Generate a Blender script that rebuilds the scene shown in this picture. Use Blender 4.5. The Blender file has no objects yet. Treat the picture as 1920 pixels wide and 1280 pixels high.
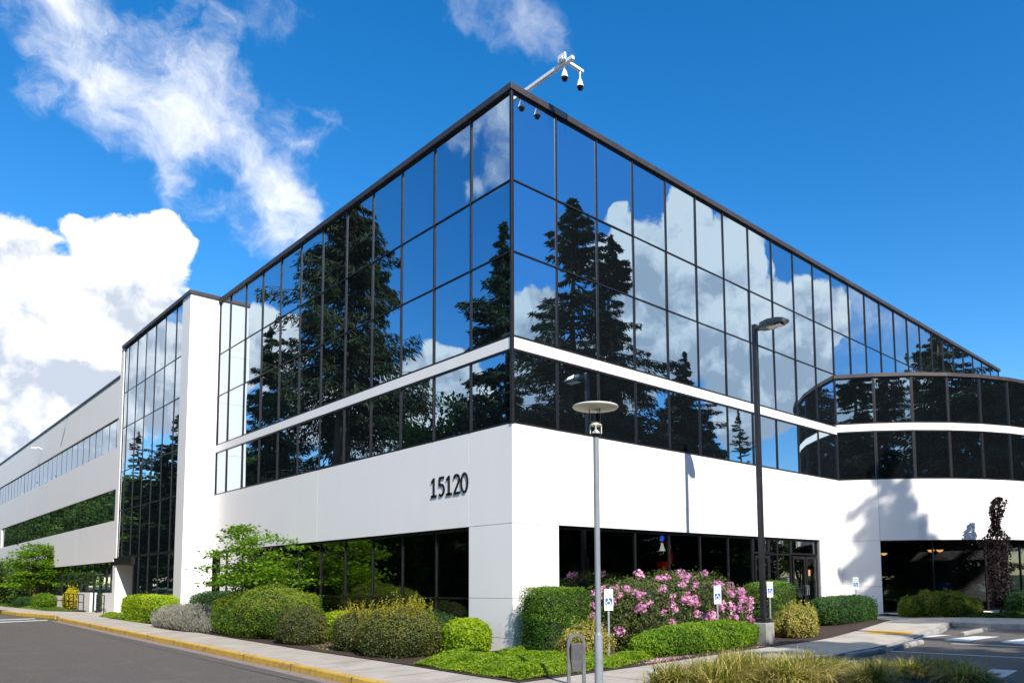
import bpy, bmesh, math, random
import numpy as np
from mathutils import Vector, Matrix
PI = math.pi
SC = bpy.context.scene
COL = SC.collection
RNG = np.random.default_rng(7)
random.seed(7)
CAM = np.array([-12.0115, -14.9084, 1.65])
FW = np.array([0.71236565, 0.6968266, 0.08347372])
RT_ = np.array([0.69997289, -0.71405574, -0.01274185])
UP_ = np.array([-0.05072603, -0.0675062, 0.99642851])

# ------------------------------------------------------------------ helpers
def gz(x, y):
    r = min(1, max(0, (x - 8) / 7))
    return -0.2 + min(1.2, 0.009 * max(0, y + 2)) + 0.2 * r

def lz(x, y):
    return gz(x, y) - float(np.interp(x, [-2, 1, 10.5, 13], [.152, .05, .05, .17]))

def tag(o, label=None, cat=None, group=None, kind=None):
    if label: o['label'] = label
    if cat: o['category'] = cat
    if group: o['group'] = group
    if kind: o['kind'] = kind
    return o

def empty(name, loc=(0, 0, 0), rz=0):
    o = bpy.data.objects.new(name, None)
    o.location = loc; o.rotation_euler = (0, 0, rz)
    o.empty_display_size = 0.2
    COL.objects.link(o)
    return o

def link(name, me, parent=None):
    o = bpy.data.objects.new(name, me)
    COL.objects.link(o)
    if parent: o.parent = parent
    return o

def copy_tree(o, parent=None):
    c = o.copy(); COL.objects.link(c); c.parent = parent
    for ch in list(o.children): copy_tree(ch, c)
    return c

def npmesh(name, V, F, mats, fmat=None, smooth=False):
    """V (n,3), F (m,k) all faces with k corners"""
    me = bpy.data.meshes.new(name)
    V = np.asarray(V, dtype=np.float32); F = np.asarray(F, dtype=np.int32)
    m, k = F.shape
    me.vertices.add(len(V)); me.vertices.foreach_set('co', V.ravel())
    me.loops.add(m * k); me.loops.foreach_set('vertex_index', F.ravel())
    me.polygons.add(m)
    me.polygons.foreach_set('loop_start', np.arange(0, m * k, k, dtype=np.int32))
    me.polygons.foreach_set('loop_total', np.full(m, k, dtype=np.int32))
    if fmat is not None: me.polygons.foreach_set('material_index', np.asarray(fmat, dtype=np.int32))
    for mt in (mats if isinstance(mats, (list, tuple)) else [mats]): me.materials.append(mt)
    me.update(calc_edges=True)
    if smooth: me.polygons.foreach_set('use_smooth', np.ones(m, dtype=bool))
    return me

class MB:
    """collects shapes, builds one mesh object"""
    def __init__(s): s.v = []; s.f = []; s.m = []
    def add(s, vs, fs, m=0):
        b = len(s.v); s.v += [tuple(map(float, v)) for v in vs]
        s.f += [tuple(b + i for i in f) for f in fs]; s.m += [m] * len(fs)
    def box(s, x0, x1, y0, y1, z0, z1, m=0):
        s.fbox(((0, 0), (1, 0), (0, 1)), x0, x1, z0, z1, y0, y1, m)
    def fbox(s, fr, u0, u1, z0, z1, n0, n1, m=0):
        P = lambda u, z, n: fp(fr, u, z, n)
        vs = [P(u, z, n) for n in (n0, n1) for z in (z0, z1) for u in (u0, u1)]
        fs = [(0, 2, 3, 1), (4, 5, 7, 6), (0, 1, 5, 4), (2, 6, 7, 3), (0, 4, 6, 2), (1, 3, 7, 5)]
        s.add(vs, fs, m)
    def hexa(s, bot, top, m=0):
        n = len(bot)
        s.add(list(bot) + list(top), [tuple(range(n))[::-1], tuple(range(n, 2 * n))] +
              [(i, (i + 1) % n, n + (i + 1) % n, n + i) for i in range(n)], m)
    def tube(s, pts, rad, n=10, m=0, cap=True):
        pts = [Vector(p) for p in pts]
        if not isinstance(rad, (list, tuple)): rad = [rad] * len(pts)
        rings = []; ref = None
        for i, p in enumerate(pts):
            d = (pts[min(i + 1, len(pts) - 1)] - pts[max(i - 1, 0)]).normalized()
            if ref is None: ref = Vector((1, 0, 0)) if abs(d.x) < .8 else Vector((0, 1, 0))
            a = (ref - d * ref.dot(d)).normalized(); b = d.cross(a); ref = a
            rings.append([p + (a * math.cos(2 * PI * k / n) + b * math.sin(2 * PI * k / n)) * rad[i] for k in range(n)])
        vs = [v for r in rings for v in r]; fs = []
        for i in range(len(pts) - 1):
            for k in range(n):
                fs.append((i * n + k, i * n + (k + 1) % n, (i + 1) * n + (k + 1) % n, (i + 1) * n + k))
        if cap: fs += [tuple(range(n))[::-1], tuple(range(len(vs) - n, len(vs)))]
        s.add(vs, fs, m)
    def lathe(s, prof, c=(0, 0, 0), n=24, m=0):
        vs = [(c[0] + r * math.cos(2 * PI * k / n), c[1] + r * math.sin(2 * PI * k / n), c[2] + z) for r, z in prof for k in range(n)]
        fs = [(i * n + k, i * n + (k + 1) % n, (i + 1) * n + (k + 1) % n, (i + 1) * n + k) for i in range(len(prof) - 1) for k in range(n)]
        fs += [tuple(range(n))[::-1], tuple(range(len(vs) - n, len(vs)))]
        s.add(vs, fs, m)
    def build(s, name, mats, parent=None, bevel=0, smooth=False, origin=None):
        me = bpy.data.meshes.new(name)
        v = s.v if origin is None else [(a - origin[0], b - origin[1], c - origin[2]) for a, b, c in s.v]
        me.from_pydata(v, [], s.f)
        for mt in (mats if isinstance(mats, (list, tuple)) else [mats]): me.materials.append(mt)
        me.polygons.foreach_set('material_index', s.m)
        bm = bmesh.new(); bm.from_mesh(me)
        bmesh.ops.recalc_face_normals(bm, faces=bm.faces)
        if bevel: bmesh.ops.bevel(bm, geom=bm.edges[:], offset=bevel, segments=2, affect='EDGES', profile=.6)
        bm.to_mesh(me); bm.free()
        if smooth:
            me.polygons.foreach_set('use_smooth', [True] * len(me.polygons))
            me.set_sharp_from_angle(angle=math.radians(35))
        o = link(name, me, parent)
        if origin is not None: o.location = origin
        return o

def fp(fr, u, z, n=0):
    O, t, nn = fr
    return (O[0] + t[0] * u + nn[0] * n, O[1] + t[1] * u + nn[1] * n, z)

# ------------------------------------------------------------------ materials
def mat(name, base, rough=.6, metal=0., spec=.5):
    m = bpy.data.materials.new(name); m.use_nodes = True
    b = m.node_tree.nodes['Principled BSDF']
    b.inputs['Base Color'].default_value = (*base, 1)
    b.inputs['Roughness'].default_value = rough
    b.inputs['Metallic'].default_value = metal
    b.inputs['Specular IOR Level'].default_value = spec
    return m

def nd(m, t, **kw):
    n = m.node_tree.nodes.new(t)
    for k, v in kw.items():
        if k.startswith('i_'): n.inputs[k[2:].replace('_', ' ')].default_value = v
        else: setattr(n, k, v)
    return n

def noisy(name, c1, c2, scale=3, rough=.7, detail=8, bump=0., bscale=None, c3=None, s3=.4, lo=.35, hi=.65, metal=0, spec=.5, stretch=None):
    m = mat(name, c1, rough, metal, spec); nt = m.node_tree; L = nt.links
    b = nt.nodes['Principled BSDF']
    tc = nd(m, 'ShaderNodeTexCoord'); src = tc.outputs['Object']
    if stretch:
        mp = nd(m, 'ShaderNodeMapping'); mp.inputs['Scale'].default_value = stretch; L.new(src, mp.inputs[0]); src = mp.outputs[0]
    n = nd(m, 'ShaderNodeTexNoise', i_Scale=scale, i_Detail=detail, i_Roughness=.6); L.new(src, n.inputs['Vector'])
    r = nd(m, 'ShaderNodeValToRGB'); r.color_ramp.elements[0].position = lo; r.color_ramp.elements[1].position = hi
    r.color_ramp.elements[0].color = (*c1, 1); r.color_ramp.elements[1].color = (*c2, 1)
    L.new(n.outputs['Fac'], r.inputs[0]); out = r.outputs[0]
    if c3:
        n3 = nd(m, 'ShaderNodeTexNoise', i_Scale=s3, i_Detail=5, i_Roughness=.65); L.new(src, n3.inputs['Vector'])
        r3 = nd(m, 'ShaderNodeValToRGB'); r3.color_ramp.elements[0].position = .52; r3.color_ramp.elements[1].position = .72
        mx = nd(m, 'ShaderNodeMix', data_type='RGBA'); L.new(n3.outputs['Fac'], r3.inputs[0]); L.new(r3.outputs[0], mx.inputs['Factor'])
        L.new(out, mx.inputs['A']); mx.inputs['B'].default_value = (*c3, 1); out = mx.outputs['Result']
    L.new(out, b.inputs['Base Color'])
    if bump:
        nb = nd(m, 'ShaderNodeTexNoise', i_Scale=bscale or scale * 4, i_Detail=6); L.new(src, nb.inputs['Vector'])
        bp = nd(m, 'ShaderNodeBump', i_Strength=bump, i_Distance=.02); L.new(nb.outputs['Fac'], bp.inputs['Height']); L.new(bp.outputs[0], b.inputs['Normal'])
    return m

def leafmat(name, cols, rough=.45, trans=.35, spec=.4, patch=1.2):
    rough = max(rough, .52); spec = min(spec, .22)
    """colour of each leaf by island, modulated in patches"""
    m = mat(name, cols[0], rough, 0, spec); nt = m.node_tree; L = nt.links; b = nt.nodes['Principled BSDF']
    g = nd(m, 'ShaderNodeNewGeometry'); tc = nd(m, 'ShaderNodeTexCoord')
    n = nd(m, 'ShaderNodeTexNoise', i_Scale=patch, i_Detail=3); L.new(tc.outputs['Object'], n.inputs['Vector'])
    ma = nd(m, 'ShaderNodeMath', operation='MULTIPLY_ADD'); L.new(g.outputs['Random Per Island'], ma.inputs[0]); ma.inputs[1].default_value = .62
    mb = nd(m, 'ShaderNodeMath', operation='MULTIPLY_ADD'); L.new(n.outputs['Fac'], mb.inputs[0]); mb.inputs[1].default_value = 1.3; mb.inputs[2].default_value = -.46
    L.new(mb.outputs[0], ma.inputs[2])
    r = nd(m, 'ShaderNodeValToRGB'); e = r.color_ramp.elements
    while len(e) < len(cols): e.new(.5)
    for i, c in enumerate(cols): e[i].position = i / (len(cols) - 1); e[i].color = (*c, 1)
    L.new(ma.outputs[0], r.inputs[0]); L.new(r.outputs[0], b.inputs['Base Color'])
    t = nd(m, 'ShaderNodeBsdfTranslucent'); hs = nd(m, 'ShaderNodeHueSaturation', i_Saturation=1.15, i_Value=1.5); L.new(r.outputs[0], hs.inputs['Color']); L.new(hs.outputs[0], t.inputs['Color'])
    mx = nd(m, 'ShaderNodeMixShader'); mx.inputs[0].default_value = trans
    L.new(b.outputs[0], mx.inputs[1]); L.new(t.outputs[0], mx.inputs[2]); L.new(mx.outputs[0], nt.nodes['Material Output'].inputs[0])
    return m

def wallmat(name, base):
    m = mat(name, base, .75, 0, .3); nt = m.node_tree; L = nt.links; b = nt.nodes['Principled BSDF']
    tc = nd(m, 'ShaderNodeTexCoord')
    mp = nd(m, 'ShaderNodeMapping'); mp.inputs['Scale'].default_value = (1.3, 1.3, .16); L.new(tc.outputs['Object'], mp.inputs[0])
    n = nd(m, 'ShaderNodeTexNoise', i_Scale=1.4, i_Detail=7, i_Roughness=.6); L.new(mp.outputs[0], n.inputs['Vector'])
    r = nd(m, 'ShaderNodeValToRGB'); r.color_ramp.elements[0].position = .3; r.color_ramp.elements[1].position = .6
    r.color_ramp.elements[0].color = (base[0] * .985, base[1] * .985, base[2] * .98, 1); r.color_ramp.elements[1].color = (*base, 1)
    L.new(n.outputs['Fac'], r.inputs[0]); L.new(r.outputs[0], b.inputs['Base Color'])
    nb = nd(m, 'ShaderNodeTexNoise', i_Scale=60., i_Detail=4); L.new(tc.outputs['Object'], nb.inputs['Vector'])
    bp = nd(m, 'ShaderNodeBump', i_Strength=.12, i_Distance=.01); L.new(nb.outputs['Fac'], bp.inputs['Height']); L.new(bp.outputs[0], b.inputs['Normal'])
    return m

def glassmat(name, see=0.0):
    m = bpy.data.materials.new(name); m.use_nodes = True; nt = m.node_tree; L = nt.links
    nt.nodes.remove(nt.nodes['Principled BSDF']); out = nt.nodes['Material Output']
    tc = nd(m, 'ShaderNodeTexCoord')
    nb = nd(m, 'ShaderNodeTexNoise', i_Scale=.9, i_Detail=1.0); L.new(tc.outputs['Object'], nb.inputs['Vector'])
    bp = nd(m, 'ShaderNodeBump', i_Strength=.16, i_Distance=.012); L.new(nb.outputs['Fac'], bp.inputs['Height'])
    lw = nd(m, 'ShaderNodeLayerWeight', i_Blend=.5)
    pw = nd(m, 'ShaderNodeMath', operation='POWER'); L.new(lw.outputs['Facing'], pw.inputs[0]); pw.inputs[1].default_value = 2.6
    mc = nd(m, 'ShaderNodeMix', data_type='RGBA'); L.new(pw.outputs[0], mc.inputs['Factor'])
    a, b_ = ((.33, .465, .58), (.84, .85, .86)) if see == 0 else ((.085, .10, .11), (.85, .85, .86))
    mc.inputs['A'].default_value = (*a, 1); mc.inputs['B'].default_value = (*b_, 1)
    gl = nd(m, 'ShaderNodeBsdfGlossy', i_Roughness=0.0); L.new(mc.outputs['Result'], gl.inputs['Color']); L.new(bp.outputs[0], gl.inputs['Normal'])
    if see == 0:
        d = nd(m, 'ShaderNodeBsdfDiffuse'); d.inputs['Color'].default_value = (.004, .005, .006, 1)
    else:
        d = nd(m, 'ShaderNodeBsdfTransparent'); d.inputs['Color'].default_value = (see, see, see, 1)
    ad = nd(m, 'ShaderNodeAddShader'); L.new(gl.outputs[0], ad.inputs[0]); L.new(d.outputs[0], ad.inputs[1]); L.new(ad.outputs[0], out.inputs[0])
    return m

M = {}
M['wall'] = wallmat('white_panel_paint', (.88, .845, .80))
M['joint'] = mat('panel_joint_sealant', (.30, .30, .30), .8)
M['mull'] = noisy('dark_bronze_aluminium', (.018, .017, .018), (.028, .025, .027), 5, .38, metal=.4)
M['coping'] = noisy('weathered_coping_metal', (.050, .042, .042), (.075, .062, .062), 2, .5, metal=.3, c3=(.04, .035, .036))
M['glass'] = glassmat('mirror_glass')
M['glass_low'] = glassmat('dark_ground_floor_glass', .46)
M['roof'] = noisy('roof_membrane', (.3, .3, .3), (.4, .4, .39), 1.5, .8)
M['metalroof'] = noisy('standing_seam_roof', (.16, .20, .26), (.20, .25, .31), 1, .35, metal=.5)
M['inside'] = mat('dark_interior', (.03, .03, .03), .9)
M['black'] = noisy('black_pole_paint', (.012, .012, .014), (.022, .022, .026), 4, .35)
M['digit'] = mat('black_numeral_paint', (.012, .012, .014), .35)
M['grey'] = noisy('blue_grey_pole_paint', (.20, .225, .25), (.25, .275, .30), 3, .42, bump=.05, bscale=40, spec=.4)
M['binmetal'] = noisy('worn_grey_metal', (.10, .10, .105), (.17, .17, .175), 6, .5, metal=.2, bump=.1, bscale=50)
M['binbox'] = noisy('dark_receptacle_metal', (.07, .07, .075), (.11, .11, .115), 8, .5)
M['cream'] = noisy('cream_lamp_enamel', (.62, .60, .52), (.70, .68, .60), 4, .45)
M['white'] = noisy('white_enamel', (.75, .76, .78), (.82, .82, .84), 4, .4)
M['galv'] = noisy('galvanised_steel', (.33, .34, .36), (.45, .46, .48), 12, .45, metal=.6)
M['blue'] = mat('sign_blue', (.012, .10, .42), .4)
M['green'] = mat('sign_green', (.02, .22, .10), .4)
M['signwhite'] = noisy('sign_white', (.78, .79, .80), (.84, .84, .85), 3, .35)
M['lens'] = mat('dark_dome', (.01, .01, .012), .08)
M['lampglass'] = mat('lamp_glass', (.62, .64, .60), .15)
M['conc'] = noisy('sidewalk_concrete', (.36, .315, .255), (.45, .395, .325), 1.1, .85, bump=.25, bscale=70, c3=(.31, .27, .215), s3=.9)
M['conc2'] = noisy('stained_concrete', (.25, .24, .22), (.37, .35, .32), 3, .85, bump=.3, bscale=60, c3=(.16, .15, .135), s3=2.5)
M['asph'] = noisy('asphalt', (.050, .042, .035), (.150, .127, .106), 30, .85, detail=3, bump=.5, bscale=140, c3=(.125, .106, .089), s3=1.3, lo=.3, hi=.7)
M['kerbyel'] = noisy('worn_yellow_kerb_paint', (.50, .30, .045), (.62, .39, .07), 4, .7, bump=.3, bscale=50, c3=(.24, .17, .07), s3=3.5)
M['paintw'] = noisy('worn_white_road_paint', (.50, .50, .49), (.72, .72, .71), 14, .7, c3=(.30, .30, .29), s3=6, bump=.2)
M['padyel'] = noisy('yellow_tactile_pad', (.55, .28, .02), (.66, .36, .03), 8, .7, bump=.6, bscale=60)
M['mulch'] = noisy('bark_mulch', (.016, .009, .006), (.075, .040, .025), 34, .95, bump=1., bscale=60, detail=6)
M['earth'] = noisy('lawn_and_earth', (.030, .055, .012), (.07, .11, .03), 6, .95, bump=.6, c3=(.06, .05, .03), s3=.3)
M['bark'] = noisy('conifer_bark', (.040, .026, .018), (.10, .066, .045), 7, .95, bump=1., bscale=9, stretch=(1, 1, .2))
M['bark2'] = noisy('grey_brown_bark', (.055, .042, .030), (.12, .095, .07), 12, .9, bump=.6, stretch=(1, 1, .3))
M['needle'] = leafmat('conifer_needles', [(.012, .020, .007), (.028, .042, .013), (.062, .075, .022)], .6, .18, .25, .25)
M['needle2'] = leafmat('fir_needles', [(.012, .026, .013), (.028, .052, .022), (.060, .088, .032)], .6, .15, .25, .25)
M['redpaint'] = mat('red_paint', (.75, .015, .012), .35)
M['bluepaint'] = mat('blue_lens', (.01, .05, .6), .2)
M['carwhite'] = mat('white_car_paint', (.70, .71, .73), .15, 0, .6)
M['cargrey'] = mat('grey_car_paint', (.12, .13, .15), .15, .4, .6)
M['carblue'] = mat('dark_blue_car_paint', (.02, .04, .09), .15, .3, .6)
M['tyre'] = mat('tyre_rubber', (.015, .015, .015), .8)
M['petal'] = leafmat('pink_petals', [(.58, .13, .40), (.72, .30, .54), (.82, .52, .66), (.86, .70, .74)], .5, .4, .2, 1.0)
def em(name, c, s):
    m = mat(name, c, .5); b = m.node_tree.nodes['Principled BSDF']
    b.inputs['Emission Color'].default_value = (*c, 1); b.inputs['Emission Strength'].default_value = s; return m
M['warm'] = em('lit_amber_glass', (.9, .42, .12), 2.6)

# ------------------------------------------------------------------ sky
SUN = Vector((-0.31, -1.0, 0.855)).normalized()
EL = math.asin(SUN.z); ROT = math.atan2(SUN.x, SUN.y)
def build_world():
    w = bpy.data.worlds.new("World"); SC.world = w; w.use_nodes = True
    nt = w.node_tree; N = nt.nodes; L = nt.links
    bg = N['Background']
    sky = N.new('ShaderNodeTexSky'); sky.sky_type = 'NISHITA'; sky.sun_disc = False
    sky.sun_elevation = EL; sky.sun_rotation = ROT; sky.air_density = 1.0; sky.dust_density = .25; sky.ozone_density = 3.0; sky.altitude = 100
    hs = N.new('ShaderNodeHueSaturation'); hs.inputs['Saturation'].default_value = 1.38; hs.inputs['Hue'].default_value = .501; hs.inputs['Value'].default_value = SKYV
    L.new(sky.outputs[0], hs.inputs['Color'])
    tc = N.new('ShaderNodeTexCoord'); D = tc.outputs['Generated']
    def math_(op, a, b=None, c=None):
        n = N.new('ShaderNodeMath'); n.operation = op
        for i, x in enumerate((a, b, c)):
            if x is None: continue
            if isinstance(x, (int, float)): n.inputs[i].default_value = x
            else: L.new(x, n.inputs[i])
        return n.outputs[0]
    # domain warp so the outlines are ragged
    def warp(vec, scale, amt):
        n = N.new('ShaderNodeTexNoise'); n.inputs['Scale'].default_value = scale; n.inputs['Detail'].default_value = 3
        L.new(vec, n.inputs['Vector'])
        s = N.new('ShaderNodeVectorMath'); s.operation = 'SUBTRACT'; L.new(n.outputs['Color'], s.inputs[0]); s.inputs[1].default_value = (.5, .5, .5)
        k = N.new('ShaderNodeVectorMath'); k.operation = 'SCALE'; L.new(s.outputs[0], k.inputs[0]); k.inputs['Scale'].default_value = amt
        a = N.new('ShaderNodeVectorMath'); a.operation = 'ADD'; L.new(vec, a.inputs[0]); L.new(k.outputs[0], a.inputs[1])
        return a.outputs[0]
    Dw = warp(D, 14, .045)
    def field(blobs, src):
        acc = None
        for x, y, z, r in blobs:
            d = N.new('ShaderNodeVectorMath'); d.operation = 'DISTANCE'; L.new(src, d.inputs[0]); d.inputs[1].default_value = (x, y, z)
            v = math_('MULTIPLY_ADD', d.outputs['Value'], -1. / r, 1.0)
            if acc is None: acc = v
            else:
                n = N.new('ShaderNodeMath'); n.operation = 'SMOOTH_MAX'; L.new(acc, n.inputs[0]); L.new(v, n.inputs[1]); n.inputs[2].default_value = .35; acc = n.outputs[0]
        return acc
    def fbm(src, scale, detail=10, rough=.6):
        n = N.new('ShaderNodeTexNoise'); n.inputs['Scale'].default_value = scale; n.inputs['Detail'].default_value = detail; n.inputs['Roughness'].default_value = rough
        L.new(src, n.inputs['Vector']); return n.outputs['Fac']
    thick = field(T_BLOBS, Dw); Dx = warp(Dw, 30, .03); thin = field([(x, y, z, r * (2.3 if x > 0 else 1.35)) for x, y, z, r in S_BLOBS if z < .57 and y > .3 or y < 0 or x < 0], Dx)
    n1 = fbm(Dw, 11, 12, .60)
    d1 = math_('MULTIPLY_ADD', n1, 1.5, math_('ADD', thick, -.75))
    def ramp(v, lo, hi):
        n = N.new('ShaderNodeMapRange'); n.interpolation_type = 'SMOOTHSTEP'; L.new(v, n.inputs[0]); n.inputs[1].default_value = lo; n.inputs[2].default_value = hi; return n.outputs[0]
    a1 = ramp(d1, .02, .17)
    n2 = fbm(Dx, 9.5, 13, .62)
    d2 = math_('MULTIPLY_ADD', n2, 4.6, math_('ADD', math_('MULTIPLY', math_('MINIMUM', thin, .66), 2.6), -3.45))
    a2 = math_('MULTIPLY', ramp(d2, -.15, 1.6), .80)
    thin3 = field([(x, y, z, r * 1.9) for x, y, z, r in S_BLOBS if z >= .57 and y > .3 and x > 0], Dx)
    d3 = math_('MULTIPLY_ADD', n2, 4.6, math_('ADD', math_('MULTIPLY', math_('MINIMUM', thin3, .6), 2.2), -3.2))
    a2 = math_('MAXIMUM', a2, math_('MULTIPLY', ramp(d3, -.1, 1.8), .42))
    # shading inside the cloud: compare density towards the sun
    off = N.new('ShaderNodeVectorMath'); off.operation = 'ADD'; L.new(Dw, off.inputs[0]); off.inputs[1].default_value = tuple(SUN * .02 + Vector((0, 0, .018)))
    n3 = fbm(off.outputs[0], 11, 8, .55)
    lit = math_('SUBTRACT', n1, n3)
    big = fbm(D, 5.5, 5, .5)
    sep = N.new('ShaderNodeSeparateXYZ'); L.new(D, sep.inputs[0])
    sh = math_('MULTIPLY_ADD', lit, 3.4, .40)
    zoff = math_('MULTIPLY', math_('LESS_THAN', sep.outputs['Y'], 0.0), .085)
    sh = math_('ADD', sh, math_('MULTIPLY', math_('SUBTRACT', math_('SUBTRACT', sep.outputs['Z'], zoff), .27), 3.0))
    sh = math_('ADD', sh, math_('MULTIPLY', math_('SUBTRACT', big, .5), 1.1))
    cr = N.new('ShaderNodeValToRGB'); e = cr.color_ramp.elements; e[0].position = .05; e[0].color = (.50, .56, .66, 1); e[1].position = .62; e[1].color = (1.0, 1.0, 1.0, 1)
    m_ = e.new(.34); m_.color = (.78, .81, .87, 1)
    L.new(sh, cr.inputs[0])
    cb = N.new('ShaderNodeVectorMath'); cb.operation = 'SCALE'; L.new(cr.outputs[0], cb.inputs[0]); cb.inputs['Scale'].default_value = CLOUDV
    cov = math_('MAXIMUM', a1, a2)
    mx = N.new('ShaderNodeMix'); mx.data_type = 'RGBA'; L.new(cov, mx.inputs['Factor']); L.new(hs.outputs[0], mx.inputs['A']); L.new(cb.outputs[0], mx.inputs['B'])
    L.new(mx.outputs['Result'], bg.inputs['Color']); bg.inputs['Strength'].default_value = SKYS
SKYS = .15; SKYV = .84; CLOUDV = 4.9
T_BLOBS = [(0.133, 0.952, 0.275, 0.103), (0.204, 0.917, 0.342, 0.064), (0.237, 0.894, 0.381, 0.032), (0.127, 0.932, 0.341, 0.034), (0.163, 0.915, 0.37, 0.023), (0.139, 0.972, 0.189, 0.099), (0.195, 0.952, 0.236, 0.06), (0.224, 0.93, 0.291, 0.038), (-.02, .96, .25, .15),
  (-0.348, 0.893, 0.286, 0.043), (-0.321, 0.915, 0.246, 0.036), (-0.506, 0.833, 0.223, 0.061), (-0.536, 0.806, 0.251, 0.054), (-0.481, 0.855, 0.196, 0.047), (-0.412, 0.886, 0.211, 0.051), (-0.248, 0.938, 0.244, 0.051), (-0.227, 0.953, 0.2, 0.05), (-0.267, 0.942, 0.204, 0.046),
  (0.681, -0.612, 0.403, 0.052), (0.727, -0.555, 0.406, 0.061), (0.758, -0.513, 0.402, 0.051), (0.733, -0.596, 0.329, 0.094), (0.785, -0.535, 0.312, 0.093), (0.822, -0.472, 0.319, 0.058), (0.846, -0.427, 0.32, 0.038), (0.691, -0.671, 0.267, 0.076), (0.846, -0.474, 0.243, 0.059), (0.816, -0.534, 0.221, 0.068), (0.613, -0.717, 0.331, 0.047), (0.635, -0.734, 0.241, 0.049), (0.769, -0.481, 0.422, 0.025), (0.715, -0.536, 0.45, 0.019), (0.663, -0.604, 0.443, 0.016),
  (-.6, -.75, .25, .2), (-.9, -.2, .3, .18), (-.3, -.9, .2, .2), (-0.16, 0.977, 0.141, 0.037), (-0.135, 0.984, 0.117, 0.03), (-0.192, 0.968, 0.161, 0.032), (-0.119, 0.989, 0.094, 0.035), (-0.215, 0.961, 0.175, 0.027)]
S_BLOBS = [(0.109, 0.837, 0.537, 0.04), (0.142, 0.835, 0.532, 0.046), (0.178, 0.836, 0.519, 0.048), (0.214, 0.84, 0.498, 0.051), (0.241, 0.817, 0.523, 0.046), (0.267, 0.842, 0.469, 0.048), (0.308, 0.845, 0.437, 0.045), (0.343, 0.842, 0.417, 0.035), (0.286, 0.755, 0.59, 0.035), (0.252, 0.861, 0.441, 0.032), (0.339, 0.795, 0.504, 0.028), (0.238, 0.793, 0.561, 0.035), (0.278, 0.814, 0.51, 0.037),
  (0.489, 0.615, 0.618, 0.033), (0.528, 0.597, 0.604, 0.028), (0.455, 0.636, 0.623, 0.021), (0.12, 0.867, 0.483, 0.023),
  (-0.511, 0.672, 0.537, 0.041), (-0.529, 0.686, 0.499, 0.037), (-0.482, 0.705, 0.52, 0.029), (-0.513, 0.717, 0.471, 0.018), (-0.248, 0.923, 0.295, 0.022),
  (0.87, -0.384, 0.308, 0.031), (0.896, -0.345, 0.279, 0.027), (0.904, -0.349, 0.248, 0.024), (0.869, -0.412, 0.275, 0.032), (0.868, -0.442, 0.227, 0.032)]
build_world()
sl = bpy.data.lights.new('sun', 'SUN'); sl.energy = 4.0; sl.angle = math.radians(.5); sl.color = (1.0, .955, .89)
so = bpy.data.objects.new('sun', sl); COL.objects.link(so); so.rotation_euler = SUN.to_track_quat('Z', 'Y').to_euler()

# ------------------------------------------------------------------ camera
cd = bpy.data.cameras.new('camera'); co = bpy.data.objects.new('camera', cd); COL.objects.link(co)
cd.sensor_width = 36; cd.sensor_fit = 'HORIZONTAL'; cd.lens = 1412.4 / 1920 * 36
cd.shift_x = -(1128.2 - 960) / 1920; cd.shift_y = (967.0 - 640) / 1920; cd.clip_end = 5000; cd.clip_start = .1
mw = Matrix.Identity(4)
for i in range(3): mw[i][0] = RT_[i]; mw[i][1] = UP_[i]; mw[i][2] = -FW[i]; mw[i][3] = CAM[i]
co.matrix_world = mw; SC.camera = co
SC.view_settings.view_transform = 'Standard'; SC.view_settings.look = 'None'; SC.view_settings.exposure = 0.8; SC.view_settings.gamma = 1
SC.cycles.max_bounces = 8; SC.cycles.transparent_max_bounces = 12; SC.cycles.glossy_bounces = 4
SC.cycles.use_denoising = True

def project(P):
    d = np.array(P) - CAM; z = d @ FW
    return 1128.2 + 1412.4 * (d @ RT_) / z, 967. - 1412.4 * (d @ UP_) / z, z

# ------------------------------------------------------------------ ground
def sheet(name, pts, dz, m, kind='structure', thick=0., label=None, cat=None, zf=None):
    zf = zf or gz
    bm = bmesh.new()
    f = bm.faces.new([bm.verts.new((x, y, 0)) for x, y in pts])
    for no, c in (((1, 0, 0), (8, 0, 0)), ((1, 0, 0), (15, 0, 0)), ((1, 0, 0), (-2, 0, 0)), ((1, 0, 0), (1, 0, 0)), ((1, 0, 0), (10.5, 0, 0)), ((1, 0, 0), (13, 0, 0)), ((0, 1, 0), (0, -2, 0)), ((0, 1, 0), (0, 130, 0))):
        bmesh.ops.bisect_plane(bm, geom=bm.verts[:] + bm.edges[:] + bm.faces[:], plane_co=c, plane_no=no)
    bmesh.ops.triangulate(bm, faces=bm.faces[:])
    bmesh.ops.recalc_face_normals(bm, faces=bm.faces)
    if sum(f.normal.z for f in bm.faces) < 0: bmesh.ops.reverse_faces(bm, faces=bm.faces)
    if thick:
        r = bmesh.ops.extrude_face_region(bm, geom=bm.faces[:])
        lo = [g for g in r['geom'] if isinstance(g, bmesh.types.BMVert)]; los = set(lo)
        for v in bm.verts: v.co.z = zf(v.co.x, v.co.y) + dz - (0 if v in los else thick)
        bmesh.ops.recalc_face_normals(bm, faces=bm.faces)
    else:
        for v in bm.verts: v.co.z = zf(v.co.x, v.co.y) + dz
    me = bpy.data.meshes.new(name); bm.to_mesh(me); bm.free(); me.materials.append(m)
    o = link(name, me); tag(o, label, cat, kind=kind); return o

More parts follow.
